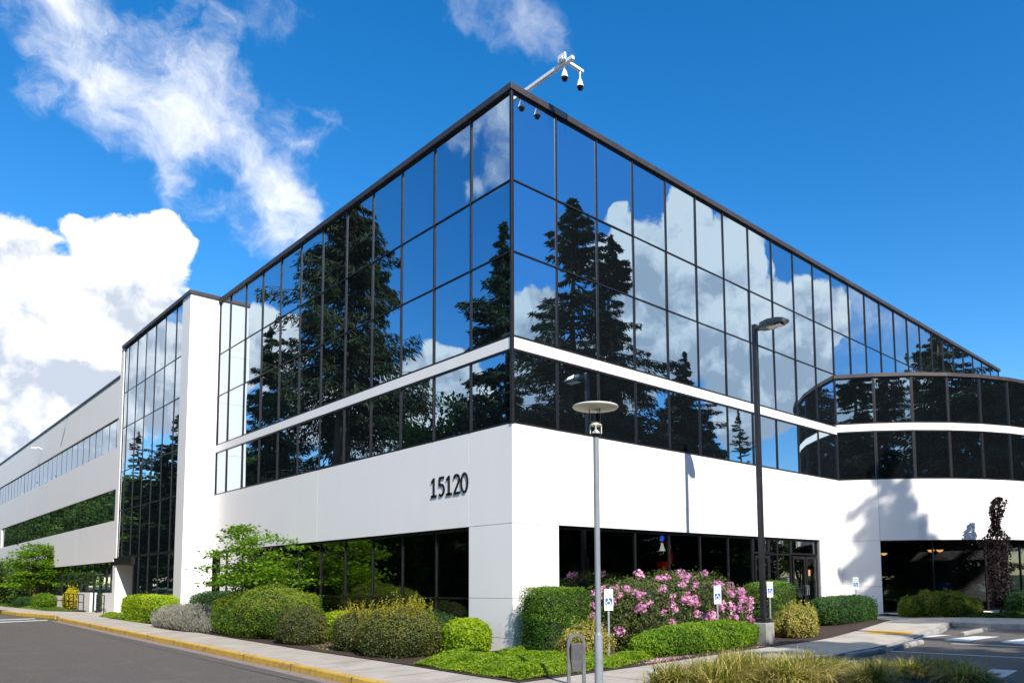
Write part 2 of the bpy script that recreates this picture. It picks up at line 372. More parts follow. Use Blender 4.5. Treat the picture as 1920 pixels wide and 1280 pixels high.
sheet('ground', [(-500, -500), (500, -500), (500, 700), (-500, 700)], -.19, M['earth'])
sheet('road', [(-12.2, -80), (-4.72, -80), (-4.6, 8), (-4.1, 30.6), (-5.3, 46), (-7.2, 62), (-9.5, 110), (-16.5, 110), (-14.0, 62), (-12.4, 46)], -.150, M['asph'])
sheet('parking_lot', [(-4.72, -80), (75, -80), (75, -12.2), (15.62, -12.2), (15.62, -5.02), (12.95, -5.53), (8.3, -5.95), (3.1, -6.18), (-4.72, -6.3)], 0, M['asph'], zf=lz)
WALK = [(-4.65, -13), (-4.72, -2), (-4.52, 3), (-4.36, 9), (-4.18, 17), (-3.9, 30.6), (-3.62, 33.5), (-4.25, 39.5), (-4.55, 45), (-5.9, 60), (-4.0, 60), (-2.6, 45), (-2.4, 39),
        (-1.1, 36.2), (-1.1, 30.6), (-2.45, 28.3), (-2.45, 21), (-2.8, 13.8), (-2.92, 9), (-3.02, 5.5), (-3.02, 0), (-3.1, -2), (-3.2, -4.12), (0, -4.12), (4.6, -3.88), (9, -3.88), (11.0, -3.62), (15.6, -2.85), (16.1, -2.0), (17.3, -1.2),
        (18.4, -1.3), (18.8, -3.8), (19.2, -6.3), (19.6, -12), (15.6, -12), (15.6, -5.0), (12.95, -5.51), (8.3, -5.93), (3.1, -6.17), (3.1, -6.4), (-3.0, -6.5), (-3.3, -13)]
sheet('sidewalk', WALK, 0, M['conc'], thick=.17)
# joints in the sidewalk
jb = MB()
for y in np.arange(-3, 30, 1.5):
    x0 = -4.4; x1 = -3.05 if y < 9 else -2.75 if y < 14 else -2.5; z = gz(0, y) + .0045
    jb.add([(x0, y - .009, z), (x1, y - .009, z), (x1, y + .009, z), (x0, y + .009, z)], [(0, 1, 2, 3)])
for x in np.arange(-1.5, 15, 1.5):
    y0 = -4.14 if x < 2 else -3.9 if x < 9.5 else -3.62 + (x - 11) * .167; y1 = -6.1 if x < 8 else -5.9 + (x - 8.3) * .09
    z0 = gz(x, y0) + .0045; jb.add([(x - .009, y1, z0), (x + .009, y1, z0), (x + .009, y0, z0), (x - .009, y0, z0)], [(0, 1, 2, 3)])
tag(jb.build('sidewalk_joint', mat('dark_joint_gap', (.10, .095, .085), .9)), kind='structure')  # dark strips laid on the slabs as joint lines
sheet('garden_bed', [(-3.0, 0), (-3.0, 5.5), (-2.9, 9), (-2.78, 13.8), (-2.43, 21), (-2.43, 28.2), (-1.2, 30.4), (-1.2, 21.4), (.1, 21.4), (.1, -.1), (17.4, -.1), (17.2, -1.15), (16.0, -2.05), (15.55, -2.88), (11.0, -3.65), (9, -3.9), (4.6, -3.9), (0, -4.15), (-3.18, -4.15), (-3.08, -2)], .012, M['mulch'])
sheet('planting_bed', [(17.4, -.1), (18.4, -1.28), (18.85, -3.8), (19.25, -6.3), (19.65, -12), (30, -12), (30, -5.6), (24, -5.2), (20.5, -3.3), (17.6, .05)], .012, M['mulch'])
sheet('planter_island', [(-3.0, -6.5), (3.1, -6.38), (3.25, -10.3), (-3.2, -10.6)], .02, M['mulch'])
sheet('lawn_strip', [(-2.9, 40.5), (-2.4, 39.2), (-1.0, 38.6), (-1.0, 62), (-3.9, 60), (-2.7, 46)], .015, M['earth'])
sheet('far_verge', [(-30, -80), (-12.3, -80), (-12.5, 46), (-14.1, 62), (-16.6, 110), (-30, 110)], -.02, M['earth'])

def kerb(name, pts, w, h, m, dz=0., label=None):
    """solid kerb along a polyline; pts = street edge; body towards +left of travel"""
    b = MB(); P = []
    fine = []
    for (a, c) in zip(pts[:-1], pts[1:]):
        n = max(1, int(math.dist(a, c) / 1.2))
        for i in range(n): fine.append((a[0] + (c[0] - a[0]) * i / n, a[1] + (c[1] - a[1]) * i / n))
    fine.append(pts[-1])
    for i, p in enumerate(fine):
        q0 = fine[max(i - 1, 0)]; q1 = fine[min(i + 1, len(fine) - 1)]
        d = np.array(q1) - np.array(q0); d = d / np.linalg.norm(d); n = np.array([-d[1], d[0]])
        P.append((np.array(p), n, gz(*p) + dz))
    ring = []
    for p, n, z in P:
        o = p + n * 0.012; o2 = p + n * .03
        ring.append([(p[0], p[1], z - h), (o[0], o[1], z - .025), (o2[0], o2[1], z), (p[0] + n[0] * w, p[1] + n[1] * w, z), (p[0] + n[0] * w, p[1] + n[1] * w, z - h)])
    vs = [v for r in ring for v in r]; k = 5
    fs = [(i * k + j, i * k + (j + 1) % k, (i + 1) * k + (j + 1) % k, (i + 1) * k + j) for i in range(len(ring) - 1) for j in range(k)]
    fs += [tuple(range(k)), tuple(range(len(vs) - k, len(vs)))]
    b.add(vs, fs); return tag(b.build(name, m), label, kind='structure')
YK = [(-4.55, 60), (-4.72, 45.5)]
kerb('yellow_kerb', [(-4.02, 30.8), (-4.30, 17), (-4.47, 9), (-4.64, 3), (-4.83, -2), (-4.88, -13)], .16, .19, M['kerbyel'], .006)
kerb('far_yellow_kerb', [(-6.1, 60), (-4.72, 45), (-4.42, 39.5), (-3.74, 34.2), (-3.7, 33.3)], .16, .19, M['kerbyel'], .006)
kerb('lot_kerb', [(15.52, -12.1), (15.52, -5.06), (13.0, -5.58), (11.2, -5.72)][::-1], .15, .19, M['conc2'], .004)
kerb('lot_kerb', [(-3.1, -6.12), (3.12, -6.12), (8.3, -5.93), (11.2, -5.72)][::-1], .13, .165, M['conc2'], .003)
# gutter strip beside the yellow kerb
sheet('gutter', [(-5.12, -13), (-4.89, -13), (-4.84, -2), (-4.65, 3), (-4.48, 9), (-4.31, 17), (-4.04, 30.7), (-4.3, 30.7), (-4.6, 17), (-4.76, 9), (-4.92, 3), (-5.1, -2)], -.146, noisy('gutter_concrete', (.20, .155, .13), (.26, .21, .18), 5, .85))
def mark(name, quad, dz, m, label, cat, group=None):
    return sheet(name, quad, dz if (dz > 0 or quad[0][1] > 0) else .0045, m, zf=gz if (dz > 0 or quad[0][1] > 0) else lz)
mk = M['paintw']
for q in ([(9.67, -5.62), (9.7, -6.0), (12.5, -6.1), (12.35, -5.78)], [(10.15, -6.72), (10.05, -7.42), (12.65, -7.45), (12.45, -6.8)], [(10.27, -8.15), (10.0, -8.85), (12.6, -8.85), (12.35, -8.2)], [(10.2, -9.6), (10.1, -10.3), (12.7, -10.3), (12.5, -9.6)],
          [(2.87, -9.95), (2.95, -10.35), (4.5, -10.2), (4.42, -9.75)], [(3.4, -6.6), (3.45, -7.1), (4.3, -7.1), (4.2, -6.6)], [(3.45, -7.5), (3.45, -8.0), (4.4, -8.0), (4.35, -7.5)], [(3.5, -8.5), (3.5, -8.95), (4.4, -8.95), (4.4, -8.5)],
          [(6.75, -6.65), (6.85, -6.65), (7.25, -12.0), (7.13, -12.0)], [(9.35, -7.2), (9.45, -7.2), (9.6, -14), (9.5, -14)]):
    mark('crosswalk_stripe', q, -.1465, mk, None, None)
for q in ([(-7.4, 31.0), (-4.3, 31.5), (-4.2, 32.2), (-7.4, 32.0)], [(-7.6, 33.6), (-4.4, 33.8), (-4.4, 34.6), (-7.6, 34.5)]):
    mark('crosswalk_stripe', q, -.1465, mk, None, None)
mark('tactile_pad', [(10.62, -4.1), (11.6, -3.98), (11.62, -5.33), (10.52, -5.5)], .005, M['padyel'], None, None)
# cracks / seams in the asphalt
cb = MB()
for pts in ([(-9.8, -6.0), (-8.6, -4.6), (-8.05, -3.4), (-7.9, -1.0)], [(-5.35, -4), (-5.25, 3), (-5.05, 12), (-4.7, 24)]):
    for a, c in zip(pts[:-1], pts[1:]):
        d = np.array(c) - np.array(a); n = np.array([-d[1], d[0]]) / np.linalg.norm(d) * .010
        cb.add([(a[0] - n[0], a[1] - n[1], gz(*a) - .146), (a[0] + n[0], a[1] + n[1], gz(*a) - .146), (c[0] + n[0], c[1] + n[1], gz(*c) - .146), (c[0] - n[0], c[1] - n[1], gz(*c) - .146)], [(0, 1, 2, 3)])
tag(cb.build('road_seam', mat('asphalt_crack', (.02, .019, .018), .9)), kind='structure')

kj = MB()
for y in np.arange(-4, 30, 3.05):
    x = np.interp(y, [-13, -2, 3, 9, 17, 30.8], [-4.88, -4.83, -4.64, -4.47, -4.30, -4.02]); z = gz(x, y) + .006
    kj.box(x - .004, x + .17, y - .008, y + .008, z - .16, z + .0022)
tag(kj.build('kerb_joint', mat('kerb_joint_dirt', (.09, .07, .04), .9)), kind='structure')
# ------------------------------------------------------------------ the building
FL = ((0, 0), (0, 1), (-1, 0)); FR = ((0, 0), (1, 0), (0, -1)); FP = ((0, 21.43), (-1, 0), (0, -1)); FT = ((-1.25, 21.43), (0, 1), (-1, 0))
CC = np.array([27.806, 6.038]); CR = 11.897
A0 = math.radians(-149.6); DA = math.radians(7.62)
def cpt(a, r=CR): return (CC[0] + r * math.cos(a), CC[1] + r * math.sin(a))
NSEG = 13
def cframe(i, r=CR):
    a, b = cpt(A0 + DA * i, r), cpt(A0 + DA * (i + 1), r)
    t = np.array(b) - np.array(a); w = np.linalg.norm(t); t /= w
    return (a, tuple(t), (t[1], -t[0])), w
Z = dict(cop0=14.63, cop1=14.81, r1=12.18, r2=10.23, b1=7.93, b0=7.63, g0=5.66, h=3.08)
bld = empty('office_building', (0, 0, 0))
tag(bld, 'white panelled office building with mirrored curtain walls and number 15120 on its corner', 'building')
W = M['wall']; panes = []   # (area, frame, u0,u1,z0,z1,n, mat, parentname)
def pane(fr, u0, u1, z0, z1, n, cw, low=False):
    pts = [project(fp(fr, u, z, n)) for u, z in ((u0, z0), (u1, z0), (u1, z1), (u0, z1))]
    if min(p[2] for p in pts) < 1: ar = 0
    else:
        q = [(min(max(p[0], 0), 1920), min(max(p[1], 0), 1280)) for p in pts]
        ar = abs(sum(q[i][0] * q[(i + 1) % 4][1] - q[(i + 1) % 4][0] * q[i][1] for i in range(4))) / 2
    panes.append([ar, fr, u0, u1, z0, z1, n, cw, low])
def wallpanels(mb, fr, us, zs, n0=-.2, n1=0., gap=.012, skip=None):
    """panels between the grid lines us x zs with open joints over a recessed backing"""
    for a, b in zip(us[:-1], us[1:]):
        for c, d in zip(zs[:-1], zs[1:]):
            mb.fbox(fr, a + gap / 2, b - gap / 2, c + (gap if c != zs[0] else 0) / 2, d - (gap if d != zs[-1] else 0) / 2, n1 - .05, n1, 0)
    mb.fbox(fr, us[0] + .01, us[-1] - .01, zs[0] + .01, zs[-1] - .01, n0, n1 - .035, 1)
def curtain(name, fr, us, zs, label=None, mw=.037, low=False, n=0., proud=.010, edge=.06, trans=None, skip=()):
    """mullions and transoms as one frame mesh; its panes are separate"""
    mb = MB()
    for k, z in enumerate(zs):
        e = edge if k in (0, len(zs) - 1) else mw
        z0, z1 = (z, z + e) if k == 0 else (z - e, z) if k == len(zs) - 1 else (z - e / 2, z + e / 2)
        mb.fbox(fr, us[0], us[-1], z0, z1, n - .08, n + proud - .012)
    for i, u in enumerate(us):
        e = mw if 0 < i < len(us) - 1 else mw * 1.2
        u0, u1 = (u, u + e) if i == 0 else (u - e, u) if i == len(us) - 1 else (u - e / 2, u + e / 2)
        mb.fbox(fr, u0, u1, zs[0] + .004, zs[-1] - .004, n - .075, n + proud)
    o = mb.build(name, M['mull'], bld)
    if label: o['label'] = label
    for i, (a, b) in enumerate(zip(us[:-1], us[1:])):
        for k, (c, d) in enumerate(zip(zs[:-1], zs[1:])):
            if (i, k) in skip: continue
            pane(fr, a + .012, b - .012, c + .012, d - .012, n - .03, o, low)
    return o
WL = 1.524 * 1.2; WR = 1.331 * 1.2
uL = [0.0] + [WL * i for i in range(1, 12)] + [21.43]
uR1 = [0.0] + [WR * i for i in range(1, 12)]
lab = None
curtain('curtain_wall', FL, uL, [Z['b1'], Z['r2'], Z['r1'], Z['cop0']])
curtain('curtain_wall', FL, uL, [Z['g0'], Z['b0']])
uRall = [WR * i for i in range(0, 26)]
curtain('curtain_wall', FR, uRall, [Z['b1'], Z['r2'], Z['r1'], Z['cop0']])
curtain('curtain_wall', FR, uR1, [Z['g0'], Z['b0']])
# corner mullion
mb = MB(); mb.box(-.035, .05, -.035, .05, Z['g0'] + .002, Z['cop0']); mb.build('corner_mullion', M['mull'], bld, bevel=.012)
# white band between floors
mb = MB()
mb.fbox(FL, .07, 21.42, Z['b0'] + .002, Z['b1'] - .002, -.2, .006); mb.fbox(FR, .07, 17.55, Z['b0'] + .002, Z['b1'] - .002, -.2, .006)
mb.build('floor_band', W, bld)
# corner block walls
mb = MB()
wallpanels(mb, FL, [0, 1.87, 11.0, 21.43], [Z['h'] + .03, Z['g0']]); wallpanels(mb, FR, [0, 9.4, 17.55], [Z['h'] + .03, Z['g0']])
wallpanels(mb, FL, [0, 1.87], [-.3, .2, 1.2, Z['h'] + .03 - .012], n0=-.45); wallpanels(mb, FR, [0, 1.58], [-.3, .2, 1.2, Z['h'] + .03 - .012], n0=-.45)
mb.fbox(FL, 1.87, 21.42, -.3, .16, -.4, -.001)
wallpanels(mb, FR, [15.76, 17.56], [-.3, .2, 1.2, Z['h'] + .018], n0=-.45)
mb.build('wall', [W, M['joint']], bld)
# ground floor glazing
ug = [1.87] + [WL * i for i in range(2, 12)] + [21.41]
curtain('ground_floor_window', FL, ug, [.16, 1.18, Z['h']], n=-.13, low=True, mw=.05)
ur = [1.58, 3.19, 4.79, 6.39, 7.99, 9.58, 11.12]
curtain('ground_floor_window', FR, ur, [-.02, Z['h']], n=-.13, low=True, mw=.05)
curtain('ground_floor_window', FR, [12.15, 12.75, 13.72], [0.0, 2.5, Z['h']], n=-.13, low=True, mw=.05)
curtain('transom_window', FR, [11.12, 12.15], [2.5, Z['h']], n=-.13, low=True, mw=.05)
curtain('transom_window', FR, [13.72, 15.76], [2.5, Z['h']], n=-.13, low=True, mw=.05)
def door(u0, u1, side, z0):
    fr = FR; n = -.1; mb = MB(); s = .11
    mb.fbox(fr, u0 + .012, u0 + s, z0 + .02, 2.44, n - .045, n); mb.fbox(fr, u1 - s, u1 - .012, z0 + .02, 2.44, n - .045, n)
    mb.fbox(fr, u0 + s, u1 - s, z0 + .02, z0 + .26, n - .044, n - .001); mb.fbox(fr, u0 + s, u1 - s, 2.33, 2.44, n - .044, n - .001)
    d = mb.build('glass_door', M['mull'], bld)
    g = MB(); g.fbox(fr, u0 + s, u1 - s, z0 + .26, 2.33, n - .03, n - .018); g.build('door_pane', M['glass_low'], d)
    uu = u1 - .06 if side > 0 else u0 + .06
    h = MB(); h.tube([fp(fr, uu, .95, n), fp(fr, uu, .95, n + .06), fp(fr, uu, 1.3, n + .06), fp(fr, uu, 1.3, n)], .014, 8); h.build('door_handle', M['galv'], d, smooth=True)
door(11.17, 12.13, 1, -.1); door(13.78, 14.74, 1, -.02); door(14.76, 15.72, -1, -.02)
nt_ = MB(); nt_.fbox(FR, 14.93, 15.07, 1.68, 1.92, -.105, -.1); nt_.build('door_notice', mat('orange_paper', (.75, .30, .12), .7), bld)
# coping
mb = MB()
mb.box(-.07, 40.1, -.07, .5, Z['cop0'], Z['cop1']); mb.box(-.07, .5, .5, 21.9, Z['cop0'], Z['cop1'])
mb.build('coping', M['coping'], bld, bevel=.012)
mb = MB(); mb.box(1.27, 1.95, -.078, .1, Z['cop0'] - .004, Z['cop1'] + .006); mb.build('coping_patch', mat('black_coping_patch', (.012, .014, .022), .4), bld)
# roofs, hidden back walls
mb = MB(); mb.box(.3, 40, .3, 33, 14.3, 14.6); mb.box(39.75, 40, 0.1, 33, 0, 14.3); mb.box(0.4, 40, 32.7, 33, 0, 14.3); mb.box(-1.05, 14, 21.7, 33.0, 14.3, 14.55); mb.box(-1.05, 14, 33.0, 100, 12.9, 13.2); mb.box(13.75, 14, 33, 100, 0, 12.9)
mb.build('flat_roof', M['roof'], bld)
# interior behind the ground floor glass
mb = MB(); mb.box(.45, 39.5, .35, 9, -.1, -.04); mb.box(.45, 39.5, .3, 9, 3.2, 3.3); mb.box(.5, 39.5, 8.9, 9, -.04, 3.2)
mb.box(.45, 6, 9, 21.4, -.1, -.04); mb.box(.45, 6, 9, 21.4, 3.2, 3.3); mb.box(5.9, 6, 9.1, 21.4, -.04, 3.2); mb.box(3.5, 3.6, .9, 8.8, -.04, 3.2)
mb.build('interior_wall', M['inside'], bld)
# tower with the tall mirrored bay
mb = MB()
wallpanels(mb, FP, [0, 1.25], [-.3, 1.2, 3.14, 5.3, 7.55, 9.95, 12.2, Z['cop0'] + .12], n0=-.3, n1=.0)
wallpanels(mb, FT, [0, 1.1], [-.3, Z['cop0'] + .12], n0=-.4, n1=.0)
mb.build('tower_wall', [W, M['joint']], bld)
uT = [1.1, 2.1, 3.72, 5.34, 6.96, 8.58, 10.2, 11.0]
curtain('curtain_wall', FT, uT, [3.14, 5.68, 7.8, 10.22, 12.17, Z['cop0'] + .12], n=-.03, proud=-.006, mw=.05)
curtain('curtain_wall', FT, [1.1, 2.1, 3.72, 5.34, 6.96, 7.9], [0.05, 3.14], n=-.03, proud=-.006)
mb = MB(); mb.box(-1.31, .2, 21.37, 21.7, Z['cop0'] + .12, Z['cop1'] + .12); mb.box(-1.31, -.9, 21.7, 32.75, Z['cop0'] + .12, Z['cop1'] + .12)
mb.build('coping', M['coping'], bld, bevel=.012)
mb = MB()   # recessed entry beside the bay
mb.fbox(FT, 7.9, 11.3, 2.74, 3.12, -2.2, .03); mb.build('entry_fascia', M['mull'], bld)
mb = MB(); mb.fbox(FT, 11.0, 11.6, -.2, 2.739, -2.4, .0); mb.fbox(FT, 7.9, 11.0, -.2, 2.70, -2.6, -2.4)
mb.fbox(FT, 11.02, 11.6, 3.12, Z['cop0'] + .12, -.6, 0); mb.build('entry_wall', W, bld)
curtain('curtain_wall', ((-1.25, 21.43 + 7.9), (1, 0), (0, 1)), [0.1, 2.3], [0.05, 2.74], n=0)
# long left wing
FW_ = ((-1.25, 33.03), (0, 1), (-1, 0)); LW = 72.0
mb = MB()
js = [0] + list(np.arange(9.2, LW, 9.2)) + [LW]
wallpanels(mb, FW_, js, [2.95, 5.2], n0=-.35); wallpanels(mb, FW_, js, [6.95, 9.25], n0=-.35); wallpanels(mb, FW_, js, [10.95, 13.2], n0=-.35)
for z0, z1 in ((5.2, 6.95), (9.25, 10.95)):
    mb.fbox(FW_, 0, .06, z0, z1, -.35, -.002); mb.fbox(FW_, 39.6 if z0 < 6 else 60, LW, z0, z1, -.35, -.002)
mb.fbox(FW_, 0, 2.0, 0, 1.24, -.3, -.003); mb.fbox(FW_, 4.87, 8.1, 0, 1.24, -.3, -.003); mb.fbox(FW_, 10.0, LW, 0, 1.0, -.3, -.003); mb.fbox(FW_, 46, LW, 1, 2.95, -.3, -.003)
mb.build('wing_wall', [W, M['joint']], bld)
mb = MB(); mb.box(-1.30, -.7, 33.03, 33.0 + LW, 13.21, 13.33); mb.build('coping', M['coping'], bld, bevel=.01)
def rng(a, b, s): 
    r = list(np.arange(a, b - .3, s)); return r + [b]
for z0, z1, u1 in ((5.2, 6.95, 39.6), (9.25, 10.95, 60.0)):
    curtain('window_band', FW_, [.06, .75] + rng(.75 + 1.6, u1, 1.6), [z0, z1], n=-.06, mw=.03, proud=-.02)
curtain('ground_floor_window', FW_, [.06, 1.0, 2.0], [1.24, 2.95], n=-.14, mw=.045)
curtain('ground_floor_window', FW_, [2.0, 3.45, 4.87], [.15, 2.2, 2.95], n=-.14, mw=.045)
curtain('ground_floor_window', FW_, [4.87, 6.5, 8.1], [1.24, 2.95], n=-.14, mw=.045)
curtain('ground_floor_window', FW_, [8.1] + rng(10., 46, 1.8), [1.0, 2.95], n=-.14, mw=.045)
# curved wing
wb = MB(); fb = MB(); cp = MB()
for i in range(NSEG):
    fr, w = cframe(i)
    edge = 2.02 if i == 0 else 0
    # white wall below the glass
    wb.fbox(fr, .0, w, Z['h'] + .03, Z['g0'], -.2, 0) if i else wb.fbox(fr, .0, w, -.3, Z['g0'], -.2, 0)
    if i: wb.fbox(fr, 0, w, -.3, .12, -.3, -.02)
    fb.fbox(fr, 0, w, Z['b0'] + .10, Z['b1'] + .10, -.2, .006)
    cp.fbox(fr, -.02, w + .02, 10.03, 10.18, -.5, .06)
wb.build('curved_wall', [W, M['joint']], bld); fb.build('curved_band', W, bld); cp.build('coping', M['coping'], bld)
jm = MB()
for i in (1, 4, 7, 10):
    fr, w = cframe(i); jm.fbox(fr, -.006, .006, Z['h'], Z['g0'], -.01, .0025)
fr, w = cframe(0); jm.fbox(fr, 0.02, w, Z['h'] + .02, Z['h'] + .032, -.01, .0025); jm.fbox(fr, 0.02, w, 1.2, 1.212, -.01, .0025)
jm.build('panel_joint', M['joint'], bld)
for i in range(NSEG):
    fr, w = cframe(i)
    curtain('curved_curtain_wall', fr, [0, w], [Z['b1'] + .10, 10.03], mw=.045, edge=.06)
    curtain('curved_curtain_wall', fr, [0, w], [Z['g0'], Z['b0'] + .10], mw=.045, edge=.06)
for i in range(1, NSEG, 3):
    a, b = cpt(A0 + DA * i, CR - .16), cpt(A0 + DA * min(i + 3, NSEG), CR - .16)
    t = np.array(b) - np.array(a); w = np.linalg.norm(t); t /= w
    curtain('lobby_window', (a, tuple(t), (t[1], -t[0])), [0, w / 2, w], [.12, Z['h'] + .02], n=0, low=True, mw=.045)
    if i == 1: LOBBY = (a, t)
mb = MB()   # curved soffit/floor plates close the drum
ring = [cpt(A0 + DA * i, CR - .35) for i in range(NSEG + 1)]; ring = [(x, min(y, .05)) for x, y in ring]
for z0, z1 in ((3.13, 3.3), (9.9, 10.1), (-.2, -.03)):
    mb.hexa([(x, y, z0) for x, y in ring] + [(ring[-1][0], .2, z0), (ring[0][0], .2, z0)], [(x, y, z1) for x, y in ring] + [(ring[-1][0], .2, z1), (ring[0][0], .2, z1)])
mb.build('floor_plate', M['inside'], bld)
mb = MB()   # sloping metal roof over the curved wing
for i in range(NSEG):
    a, b = cpt(A0 + DA * i, CR - .3), cpt(A0 + DA * (i + 1), CR - .3)
    k = lambda p: (p[0] + (CC[0] - p[0]) * .42, min(-.12, p[1] + (CC[1] - p[1]) * .42))
    za = lambda p: 10.2 + 0.0 * p[0]
    c, d = k(a), k(b)
    if i < 6: continue
    mb.hexa([(*a, 10.12), (*b, 10.12), (*d, 11.3), (*c, 11.3)], [(*a, 10.22), (*b, 10.22), (*d, 11.4), (*c, 11.4)])
mb.build('metal_roof', M['metalroof'], bld)

# panes: the hundred largest in the photograph one by one, the rest as one part
panes.sort(key=lambda p: -p[0])
def panemesh(mb, p, mi=0, local=None):
    ar, fr, u0, u1, z0, z1, n, cw, low = p
    t1, t2 = random.gauss(0, .0034), random.gauss(0, .0026)
    uc, zc = (u0 + u1) / 2, (z0 + z1) / 2
    def P(u, z, q): return fp(fr, u, z, n + q + t1 * (u - uc) + t2 * (z - zc))
    vs = [P(u, z, q) for q in (-.012, 0) for z in (z0, z1) for u in (u0, u1)]
    mb.add(vs, [(0, 2, 3, 1), (4, 5, 7, 6), (0, 1, 5, 4), (2, 6, 7, 3), (0, 4, 6, 2), (1, 3, 7, 5)], mi)
rest = MB()
for i, p in enumerate(panes):
    if i < 100:
        mb = MB(); panemesh(mb, p); mb.build('window_pane', M['glass_low'] if p[8] else M['glass'], p[7])
    else: panemesh(rest, p, 1 if p[8] else 0)
tag(rest.build('window_pane', [M['glass'], M['glass_low']], bld), kind='stuff')

# address digits
def textmesh(s, size, ext, fontscale=(1, 1)):
    c = bpy.data.curves.new('t', 'FONT'); c.body = s; c.size = size; c.extrude = ext; c.resolution_u = 4
    o = bpy.data.objects.new('t', c); COL.objects.link(o)
    dg = bpy.context.evaluated_depsgraph_get(); dg.update()
    me = bpy.data.meshes.new_from_object(o.evaluated_get(dg)); bpy.data.objects.remove(o); return me
def digit_strokes(ch):
    """stroke outlines of a humanist numeral in a 0.52 x 1 box: list of polylines"""
    def arc(cx, cz, rx, rz, a0, a1, n=14): return [(cx + rx * math.cos(math.radians(a0 + (a1 - a0) * i / n)), cz + rz * math.sin(math.radians(a0 + (a1 - a0) * i / n))) for i in range(n + 1)]
    if ch == '1': return [[(.08, .78), (.27, .96)], [(.27, .99), (.27, .0)], [(.06, .045), (.48, .045)]]
    if ch == '0': return [arc(.26, .5, .215, .46, 90, 450, 28)]
    if ch == '2': return [arc(.24, .73, .20, .23, 165, -25, 16) + [(.10, .10)], [(.04, .045), (.48, .045)]]
    if ch == '5': return [[(.43, .955), (.11, .955)], [(.11, .99), (.10, .55)], [(.10, .56)] + arc(.21, .32, .235, .275, 105, -128, 18)]
dz_ = [('0', 2.06), ('2', 2.42), ('1', 2.80), ('5', 3.16), ('1', 3.56)]
for ch, yc in dz_:
    mb = MB(); hh = .55; th = .035
    for pl in digit_strokes(ch):
        pts = [np.array([-(x - .26) * hh * 1.22, z * hh]) for x, z in pl]
        # ribbon with thickness, mitred
        Lf, Rt = [], []
        closed = np.linalg.norm(pts[0] - pts[-1]) < 1e-6 and len(pts) > 4
        for i in range(len(pts)):
            a = pts[i - 1] if i else (pts[-2] if closed else pts[0]); b = pts[i + 1] if i < len(pts) - 1 else (pts[1] if closed else pts[-1])
            d = b - a; d = d / (np.linalg.norm(d) + 1e-9); n = np.array([-d[1], d[0]]); Lf.append(pts[i] + n * th); Rt.append(pts[i] - n * th)
        for i in range(len(pts) - 1):
            q = [Lf[i], Lf[i + 1], Rt[i + 1], Rt[i]]
            mb.hexa([(-.008, yc + p[0], 4.05 + p[1]) for p in q], [(-.026, yc + p[0], 4.05 + p[1]) for p in q])
    o = mb.build('address_digit', M['digit'], bld); o['label'] = 'black numeral ' + ch + ' of the street number'

# small lamp and camera fittings on the wing
for y, z in ((46.0, 13.2), (55.0, 11.9)):
    mb = MB(); mb.tube([(-1.25, y, z + .1), (-1.5, y, z + .25), (-1.7, y, z + .2)], .035, 8); mb.box(-1.95, -1.6, y - .1, y + .1, z + .1, z + .2)
    mb.build('lamp_camera_fitting', M['white'], bld, smooth=True)  # one shape for both: the nearer is a lamp, the farther a camera

# ------------------------------------------------------------------ roof camera arm
arm = empty('camera_mast', (1.12, 1.5, 14.6)); tag(arm, 'white roof mast with horizontal arm and crossbar above the glass corner', 'mast')
O = (1.12, 1.5, 14.6)
def local(mb, name, m, parent, org, **kw):
    mb.v = [(a - org[0], b - org[1], c - org[2]) for a, b, c in mb.v]; return mb.build(name, m, parent, **kw)
mb = MB(); mb.box(1.07, 1.17, 1.45, 1.55, 14.6, 15.55); local(mb, 'post', M['white'], arm, O, bevel=.008)
mb = MB(); mb.box(1.07, 1.17, -1.22, 1.45, 15.44, 15.54); local(mb, 'arm', M['white'], arm, O, bevel=.008)
mb = MB(); mb.box(.98, 1.80, -.93, -.83, 15.545, 15.62); mb.box(1.0, 1.06, -1.02, -.74, 15.50, 15.70); local(mb, 'crossbar', M['white'], arm, O, bevel=.008)
def dome_camera(x, y, z, label):
    r = empty('dome_camera', (x, y, z)); tag(r, label, 'security camera', 'dome cameras hanging from the roof mast')
    a = MB(); a.lathe([(.02, .0), (.022, -.12), (.05, -.16), (.095, -.33), (.105, -.36), (.0, -.361)]); a.build('housing', M['white'], r, smooth=True)
    b = MB(); b.lathe([(.098, -.363), (.09, -.40), (.06, -.44), (.0, -.455)], n=20); b.build('dome', M['lens'], r, smooth=True)
    c = MB(); c.tube([(0, 0, .12), (0, 0, -.0)], .03, 10); c.build('bracket', M['white'], r, smooth=True)
dome_camera(1.12, -.88, 15.44, 'white dome camera under the arm, the nearer to the glass corner')
dome_camera(1.70, -.88, 15.46, 'white dome camera at the free end of the crossbar, the farther right')

# ------------------------------------------------------------------ street lamps
gx, gy = -3.0, -5.98; g0 = gz(gx, gy)
gl = empty('post_lamp', (gx, gy, g0)); tag(gl, 'slim grey post lamp with a flat cream disc shade beside the litter bin', 'street lamp')
mb = MB(); mb.tube([(0, 0, 0), (0, 0, .90), (0, 0, .93)], [.072, .072, .066], 24); mb.tube([(0, 0, .925), (0, 0, .97)], [.066, .049], 24, cap=False); mb.tube([(0, 0, .96), (0, 0, 4.06 - g0)], .048, 24); mb.build('pole', M['grey'], gl, smooth=True)
H0 = 4.06 - g0
mb = MB(); mb.lathe([(.05, 0), (.09, .03), (.10, .05), (.0, .051)], (0, 0, H0)); mb.build('collar', M['mull'], gl, smooth=True)
mb = MB(); mb.lathe([(.092, .0), (.10, .012), (.0, .013)], (0, 0, H0 + .051)); mb.lathe([(.078, .015), (.03, .075), (.018, .08), (.018, .14), (.0, .14)], (0, 0, H0 + .051)); mb.build('reflector', M['cream'], gl, smooth=True)
mb = MB()
